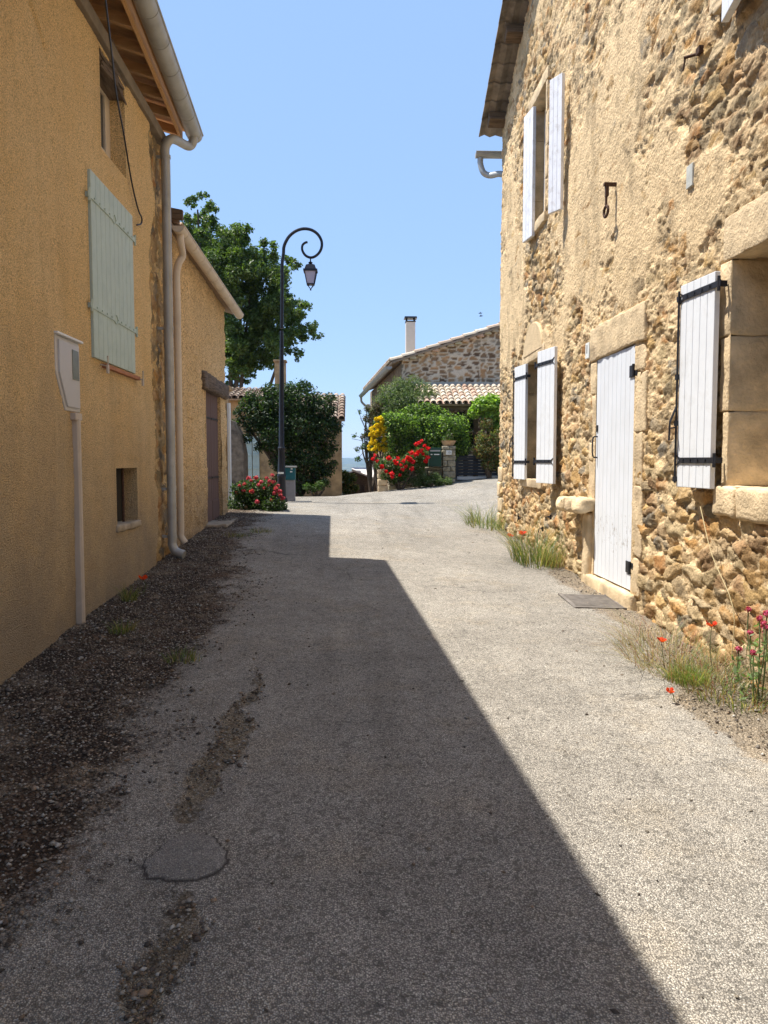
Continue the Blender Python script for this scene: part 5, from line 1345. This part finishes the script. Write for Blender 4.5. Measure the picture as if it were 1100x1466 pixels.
# --- garden front: pillar, low wall, letter box, gate, hedge, flowers
PYp = 19.5
def ry(u, v, Y=PYp): return onY(u, v, Y)
xa, xb_ = ry(634, 690).x, ry(652.5, 690).x; zb_ = gz((xa + xb_) / 2, PYp); zt_ = ry(642, 638.5).z
ms_ = mat_plain('mossy_masonry', (.27, .24, .17), .95, .45, 11, .02, 20)
def stone_blocks(name, x0, x1, y0, y1, z0, z1, cw, ch, mat, parent=None, loc=None, seed=1):
    r_ = random.Random(seed); B = []; z_ = z0; row = 0
    while z_ < z1 - .01:
        h_ = min(ch * r_.uniform(.8, 1.2), z1 - z_)
        if z1 - z_ - h_ < ch * .4: h_ = z1 - z_
        x_ = x0
        while x_ < x1 - .01:
            w_ = cw * r_.uniform(.6, 1.4)
            if x1 - x_ - w_ < cw * .5: w_ = x1 - x_
            B.append((x_ + .004, x_ + w_ - .004, y0 - r_.uniform(0, .02), y1, z_ + .004, z_ + h_ - .004)); x_ += w_
        z_ += h_; row += 1
    return noisy_block(name, parent, B, mat, sub=.09, amp=.014, r=.02, loc=loc)
PIL = thing('gate_pillar', ((xa + xb_) / 2, PYp, zb_), 'grey stone gate pillar carrying a pale bowl and a small number plate', 'pillar')
stone_blocks('masonry', xa, xb_, PYp, PYp + .34, zb_ - .1, zt_, .18, .14, ms_, PIL, seed=3)
a_, b2 = ry(639, 652), ry(646.5, 645); b = MB(); b.box(a_.x, b2.x, PYp - .045, PYp - .024, a_.z + .02, b2.z + .0); q = b.build('number_plate', M['plaque'], PIL)
FRW = Matrix(((1, 0, 0), (0, 0, -1), (0, 1, 0)))
digits('10', .085, Vector(((a_.x + b2.x) / 2, PYp - .047, (a_.z + b2.z) / 2 + .01)), FRW, M['iron'], q)
# bowl
b = MB(); cxp = (xa + xb_) / 2; prof = [(.0, .06), (.0, .11), (.05, .15), (.11, .18), (.13, .195), (.13, .165), (.09, .14), (.06, .05)]; n_ = 20; V = []; k0 = len(prof)
for z_, r_ in prof:
    for k in range(n_): V.append((cxp + math.cos(2 * math.pi * k / n_) * r_, PYp + .17 + math.sin(2 * math.pi * k / n_) * r_, zt_ + .006 + z_))
b.add(V, [(i * n_ + k, i * n_ + (k + 1) % n_, (i + 1) * n_ + (k + 1) % n_, (i + 1) * n_ + k) for i in range(k0 - 1) for k in range(n_)] + [tuple(range(n_))[::-1]])
bo = autosmooth(b.build('plant_bowl', M['terracotta'], loc=(cxp, PYp + .17, zt_))); tag(bo, 'pale clay bowl standing on top of the gate pillar', 'bowl')
sp = thing('potted_plant', (cxp, PYp + .17, zt_ + .1), 'sparse green plant growing in the bowl on the gate pillar', 'plant')
leaf_mesh('foliage', [(cxp, PYp + .17, zt_ + .19, .15, .12, .10), (cxp + .02, PYp + .17, zt_ + .3, .06, .06, .08)], 160, .06, GREEN + BROWNG[:2], sp, seed=3)
# letter box on the low wall
x0, x1 = ry(614.5, 655, 19.45).x, ry(632, 655, 19.45).x; z0, z1 = ry(620, 668, 19.45).z, ry(620, 641, 19.45).z
lw = stone_blocks('low_wall', ry(556, 680, 19.7).x, xa - .005, 19.6, 19.85, .6, z0 - .01, .26, .12, ms_, None, (xa, 19.6, zb_), 5); tag(lw, 'low mossy stone wall between the roses and the gate pillar', 'wall')
LB = thing('letter_box', ((x0 + x1) / 2, 19.5, z0), 'dark green letter box on the low wall next to the gate pillar', 'letter box')
b = MB(); b.box(x0, x1, 19.42, 19.75, z0, z1); bd = b.build('body', M['boxgreen'], LB, bevel=.01)
b = MB(); b.box(x0 + .03, x1 - .03, 19.405, 19.418, z0 + (z1 - z0) * .80, z0 + (z1 - z0) * .88); b.build('flap', M['zinc'], LB)
b = MB(); b.box(x0 + .04, x0 + .08, 19.408, 19.418, z0 + (z1 - z0) * .62, z0 + (z1 - z0) * .67); b.box(x0 + .12, x1 - .05, 19.408, 19.418, z0 + (z1 - z0) * .62, z0 + (z1 - z0) * .67); b.build('name_tag', M['plaque'], LB)
# gate
gx0_, gx1_ = ry(654.5, 680, 20.2).x, ry(716, 680, 20.2).x + .6; zg1, zg0 = ry(680, 655, 20.2).z, ry(680, 681, 20.2).z
GT = thing('driveway_gate', ((gx0_ + gx1_) / 2, 20.2, gz(gx0_, 20.2)), 'low dark grey metal driveway gate between the pillar and the stone house', 'gate')
b = MB(); n_ = 6
for k in range(n_): b.box(gx0_, gx1_, 20.2, 20.225, zg0 + .01 + (zg1 - zg0) * k / n_, zg0 + (zg1 - zg0) * (k + 1) / n_ - .004)
b.build('panel', M['gate'], GT, bevel=.002)
b = MB(); b.box(gx0_ - .03, gx0_ + .04, 20.17, 20.24, zg0 - .05, zg1 + .06); b.box(gx0_ + .04, gx1_, 20.18, 20.235, zg1 + .001, zg1 + .045); b.build('frame', M['gate'], GT, bevel=.004)
b = MB(); b.box(gx0_, gx1_, 20.12, 20.18, zg0 - .10, zg0 - .02); b.build('white_strip', M['white'], GT)  # plain white strip along the foot of the gate
# lit stone post left of the roses
xa2, xb2 = ry(541, 690, 19.2).x, ry(555, 690, 19.2).x; zt2 = ry(548, 672, 19.2).z
sp_ = stone_blocks('stone_post', xa2, xb2, 19.2, 19.5, .5, zt2, .2, .16, M['cut'], None, (xa2, 19.2, gz(xa2, 19.2)), 8); tag(sp_, 'short sunlit stone post at the left end of the rose bed', 'post')

def shrub(name, blobs, n, size, cols, label, cat, seed, base=None, blooms=None, **k):
    cx = sum(q[0] for q in blobs) / len(blobs); cy = sum(q[1] for q in blobs) / len(blobs)
    t_ = thing(name, (cx, cy, gz(cx, cy)), label, cat)
    leaf_mesh('foliage', blobs, n, size, cols, t_, seed=seed, **k)
    stems('stem', (cx, cy, gz(cx, cy) - .1), [q[:3] for q in blobs[:8]], .035, .01, M['bark'], t_, seed)
    return t_
HY = 20.2
hb = [pb(u, 588 + .012 * (u - 606) ** 2, HY, 13, .2) for u in range(572, 645, 9)] + [pb(560 + 3 * k, 606, HY, 14, -.15) for k in range(3)]
for u in range(556, 668, 9):
    for v in range(600, 652, 12):
        if u > 655 and v > 642: continue
        hb.append(pb(u, v + (u - 560) * .04, HY, 12, .25 * math.sin(u * 1.7 + v)))
shrub('hedge', hb, 26000, .06, BRIGHT + GREEN, 'clipped bright green hedge behind the red roses and the letter box', 'hedge', 21, shell=.4, up=.6)
shrub('olive_bush', [pb(620, 570, 21, 12), pb(575, 575, 20.8, 24), pb(600, 580, 20.8, 22), pb(550, 600, 20.8, 18), pb(535, 590, 21, 10), pb(572, 552, 21, 14), pb(555, 562, 21, 16), pb(592, 548, 21, 12), pb(545, 575, 21, 12), pb(560, 585, 21, 22), pb(585, 568, 21, 20), pb(605, 562, 21, 18), pb(575, 560, 21, 14), pb(612, 582, 21, 18), pb(590, 590, 21, 22), pb(560, 568, 21, 10)], 15000, .07, GREY + GREEN[:2], 'grey green bush in front of the far gable, above the hedge', 'bush', 22, shell=.3, elong=4, up=.3)
shrub('smoke_bush', [pb(540, 600, 20.8, 14), pb(533, 620, 20.8, 12), pb(540, 585, 20.8, 10), pb(530, 640, 20.8, 10), pb(533, 655, 20.8, 8), pb(524, 600, 20.8, 6), pb(520, 625, 20.8, 5), pb(526, 585, 20.8, 5)], 3200, .07, BROWNG, 'purplish brown bush with thin twigs at the left of the yellow flowers', 'bush', 23, shell=.2, elong=3)
b = MB(); rr0 = random.Random(8)
q0 = ry(532, 640, 20.8)
for u, v in ((506, 622), (508, 643), (512, 586), (516, 598), (510, 660), (504, 628)):
    e_ = ry(u, v, 20.7); b.tube(arc([q0, q0.lerp(e_, .5) + Vector((0, 0, .05)), e_], 4), .006, 5)
sb_ = bpy.data.objects['smoke_bush']; b.build('twig', M['bark'], sb_)
leaf_mesh('twig_leaves', [pb(508, 624, 20.7, 3), pb(512, 643, 20.7, 3.5), pb(515, 590, 20.7, 3), pb(513, 657, 20.7, 4), pb(520, 640, 20.7, 4)], 200, .07, GREEN, sb_, seed=3, elong=2.6)
YEL = [(.75, .55, .02), (.85, .66, .04), (.65, .42, .02)]
yb0 = [pb(541, 605, 20, 8), pb(538, 618, 20, 9), pb(543, 630, 20, 10), pb(537, 640, 20, 9), pb(546, 615, 20, 8), pb(548, 640, 20, 7)]
YB = shrub('broom_bush', yb0, 1400, .05, GREEN, 'bush of bright yellow flowers at the left end of the hedge', 'flowering bush', 24, shell=.4)
rs_ = np.random.RandomState(9); ypt = []
for k in range(98):
    q = yb0[rs_.randint(len(yb0))]; d = rs_.normal(size=3); d /= np.linalg.norm(d); d[1] = -abs(d[1]); ypt.append((q[0] + d[0] * q[3], q[1] + d[1] * q[4], q[2] + d[2] * q[5]))
add_blooms(YB, 'yellow', YEL, .052, ypt, n=60)
ro = [pb(545, 665, 19.3, 9), pb(560, 665, 19.3, 12), pb(575, 668, 19.3, 14), pb(590, 660, 19.3, 14), pb(602, 652, 19.3, 12), pb(565, 682, 19.3, 12), pb(580, 684, 19.3, 10), pb(600, 668, 19.3, 10), pb(552, 680, 19.2, 8)]
RB = shrub('rose_bush', ro, 5200, .055, GREEN + [(.13, .17, .07)], 'rose bush covered in bright red blooms in front of the hedge', 'rose bush', 25, shell=.4, elong=1.7)
RED = [(.68, .012, .02), (.80, .03, .035), (.50, .006, .012)]
rp = [(537, 652), (534, 657), (540, 660), (557, 656), (565, 660), (570, 656), (578, 660), (574, 666), (581, 668), (587, 658), (591, 661), (584, 655), (589, 648), (598, 648), (603, 645), (600, 634), (608, 638), (613, 642), (596, 636), (612, 655), (610, 660), (573, 680), (561, 678), (553, 675), (590, 671), (568, 663), (595, 651), (606, 650), (604, 631), (577, 672), (562, 683), (547, 668)]
add_blooms(RB, 'red', RED, .046, [ry(u, v, 19.3 - .26 + .04 * math.sin(u)) for u, v in rp], n=70)
shrub('low_bush', [pb(597, 690, 19.25, 9), pb(612, 690, 19.25, 10), pb(628, 690, 19.25, 9), pb(642, 690, 19.25, 7), pb(605, 682, 19.25, 8), pb(622, 683, 19.25, 8)], 4200, .06, GREY + GREEN, 'low grey green lavender-like bush at the foot of the low wall', 'bush', 26, shell=.3, elong=5, up=.9)
shrub('vine', [pb(690, 580, 20.2, 13), pb(705, 578, 20.2, 14), pb(718, 590, 20.2, 14), pb(680, 590, 20.2, 9), pb(700, 598, 20.2, 12), pb(715, 612, 20.2, 12)], 4200, .085, BRIGHT, 'bright green climbing vine on the porch beside the stone house', 'vine', 27, shell=.4, elong=1.5)
shrub('nandina_bush', [pb(700, 640, 19.9, 16), pb(690, 645, 19.9, 14), pb(712, 655, 19.9, 14), pb(700, 662, 19.9, 12), pb(708, 625, 19.9, 12), pb(690, 628, 19.9, 10), pb(716, 672, 19.9, 8), pb(697, 608, 20.0, 10)], 5200, .075, [(.16, .19, .06), (.22, .20, .07), (.24, .12, .06), (.10, .14, .04), (.20, .22, .09)], 'yellow green and reddish bush beside the gate and the house corner', 'bush', 28, shell=.3, elong=2.6)
shrub('garden_shrub', [pb(660, 600, 20.9, 12), pb(672, 605, 20.9, 12), pb(660, 625, 20.9, 12), pb(673, 630, 20.9, 12), pb(665, 645, 20.9, 10)], 3000, .07, DARKG + BROWNG[:1], 'dark shrub in the shade behind the driveway gate', 'shrub', 29, shell=.3)
shrub('corner_ivy', [pb(448, 700, 19.6, 6), pb(458, 695, 19.6, 8), pb(440, 697, 19.6, 6), pb(466, 690, 20.0, 6)], 900, .05, GREY[1:2] + GREEN, 'low grey green plant at the foot of the dark bush', 'plant', 30, shell=.3)

# --- garden shed down the slope in the gap, creeper beside it
SY = 27.0
def sy(u, v, Y=SY): return onY(u, v, Y)
SD = thing('garden_shed', (sy(525, 700).x, SY, gz(.5, SY)), 'weathered shed with pale roof, lower down in the gap between the houses', 'shed')
a0, a1, a2 = sy(506, 674), sy(541, 690), sy(541, 708)
b = MB(); b.prism([(a0.x - .3, SY, -1.5), (a1.x + .3, SY, -1.5), (a1.x + .3, SY, a1.z - .1), (a0.x + .05, SY, a0.z - .03), (a0.x - .3, SY, a0.z - .1)], (0, 3, 0)); b.build('wall', M['oldwood'], SD)
b = MB(); b.prism([(a0.x - .05, SY - .12, a0.z), (a1.x + .35, SY - .12, a1.z - .07), (a1.x + .35, SY + 3.6, a0.z + .02), (a0.x - .05, SY + 3.6, a0.z + .04)], (0, 0, .05)); b.build('roof', M['canvas'], SD)
for u_ in (513, 524, 536):
    x_ = sy(u_, 690).x; b = MB(); b.box(x_ - .05, x_ + .05, SY - .2, SY - .1, -1.5, sy(u_, 693).z); b.build('post', M['oldwood'], SD)
shrub('creeper', [pb(492, 680, 25, 8), pb(498, 690, 25, 9), pb(505, 684, 25, 7), pb(496, 700, 25, 9), pb(508, 698, 25, 6), pb(488, 695, 25, 6)], 2000, .08, GREEN + GREY[:1] + DRY[1:2], 'tangled green creeper beside the shed in the gap', 'creeper', 31, shell=.3)
sp3 = MB(); q = sy(540.5, 700, 24); sp3.tube([(q.x, 24, -.6), (q.x, 24, onY(540, 672, 24).z)], .05, 8); tag(sp3.build('fence_post', M['oldwood'], loc=(q.x, 24, gz(q.x, 24))), 'grey upright post beside the shed', 'post')

# --- two birds in the sky above the far gable
for i, (u, v) in enumerate(((687.5, 448.5), (688.5, 452.5))):
    c = onY(u, v, 60); b = MB(); s_ = .16
    b.tube([c + Vector((-.12, 0, 0)), c, c + Vector((.12, 0, .02)), c + Vector((.18, 0, .03))], [.01, .035, .03, .005], 6)
    for q in (-1, 1): b.prism([c + Vector((-.04, 0, .01)), c + Vector((.06, 0, .01)), c + Vector((-.02, q * .28, .07 + i * .03))], (0, 0, .01))
    tag(b.build('bird', M['black'], loc=tuple(c)), ('tiny distant bird, upper one of the pair over the far gable', 'tiny distant bird, lower one of the pair over the far gable')[i], 'bird', 'birds in the sky')

# --- pebbles lying on the gravel strip and along the wall feet
rs = np.random.RandomState(11); n0 = 170000
x = rs.uniform(LX + .06, 2.6, n0); y = 1.6 + (14 - 1.6) * rs.rand(n0) ** 1.7
g1, g2, tr_, pa_ = road_masks(x, y); den = np.clip(g1 * .85 + g2 * .35 + tr_ * 1.1, 0, 1) * (1 - pa_) + .006
k = rs.rand(n0) < den * (.3 + .9 * vnoise(x * 3, y * 3, 2)); x, y = x[k], y[k]; n = len(x)
sz = .0035 + .009 * rs.rand(n) ** 3 * (1 + (rs.rand(n) > .99) * 1.8)
zq_ = hgt(x, y)
oc = np.array([(1, 0, 0), (-1, 0, 0), (0, 1, 0), (0, -1, 0), (0, 0, 1), (0, 0, -1)], float)
of = np.array([(0, 2, 4), (2, 1, 4), (1, 3, 4), (3, 0, 4), (2, 0, 5), (1, 2, 5), (3, 1, 5), (0, 3, 5)])
th2 = rs.rand(n) * 6.28; ca, sa = np.cos(th2), np.sin(th2)
sc_ = np.stack([1 + .6 * rs.rand(n), .7 + .5 * rs.rand(n), .45 + .4 * rs.rand(n)], -1) * sz[:, None]
P_ = oc[None] * (1 + .35 * (rs.rand(n, 6, 1) - .5)) * sc_[:, None]
Px = P_[..., 0] * ca[:, None] - P_[..., 1] * sa[:, None] + x[:, None]; Pyy = P_[..., 0] * sa[:, None] + P_[..., 1] * ca[:, None] + y[:, None]; Pz = P_[..., 2] + zq_[:, None] + .003
V = np.stack([Px, Pyy, Pz], -1).reshape(-1, 3); Fq = (of[None] + (np.arange(n) * 6)[:, None, None]).reshape(-1, 3)
pc = np.array([(.30, .27, .22), (.20, .17, .13), (.42, .39, .34), (.13, .10, .08), (.26, .19, .13), (.09, .075, .06), (.15, .13, .11)])[rs.randint(0, 7, n)] * (.7 + .5 * rs.rand(n))[:, None]
tag(link_mesh('gravel', V, Fq, M['tile'], None, (0, 0, 0), vcol=np.repeat(pc, 6, axis=0)), 'loose pebbles and grit along the feet of the walls', kind='stuff')

# --- haze: one closed box of thin air round everything
b = MB(); b.box(-9500, 9500, -9500, 9500, -125, 13.5)
hz = b.build('haze', [], loc=(0, 0, 0))
hm = bpy.data.materials.new('haze_air'); hm.use_nodes = True; ht = hm.node_tree
for n_ in list(ht.nodes):
    if n_.type == 'BSDF_PRINCIPLED': ht.nodes.remove(n_)
pv = ht.nodes.new('ShaderNodeVolumePrincipled'); pv.inputs['Color'].default_value = (.50, .72, 1, 1); pv.inputs['Density'].default_value = .00014; pv.inputs['Anisotropy'].default_value = .2
ht.links.new(pv.outputs[0], ht.nodes['Material Output'].inputs['Volume'])
hz.data.materials.append(hm); tag(hz, 'thin blue summer haze over the distant valley', kind='stuff')
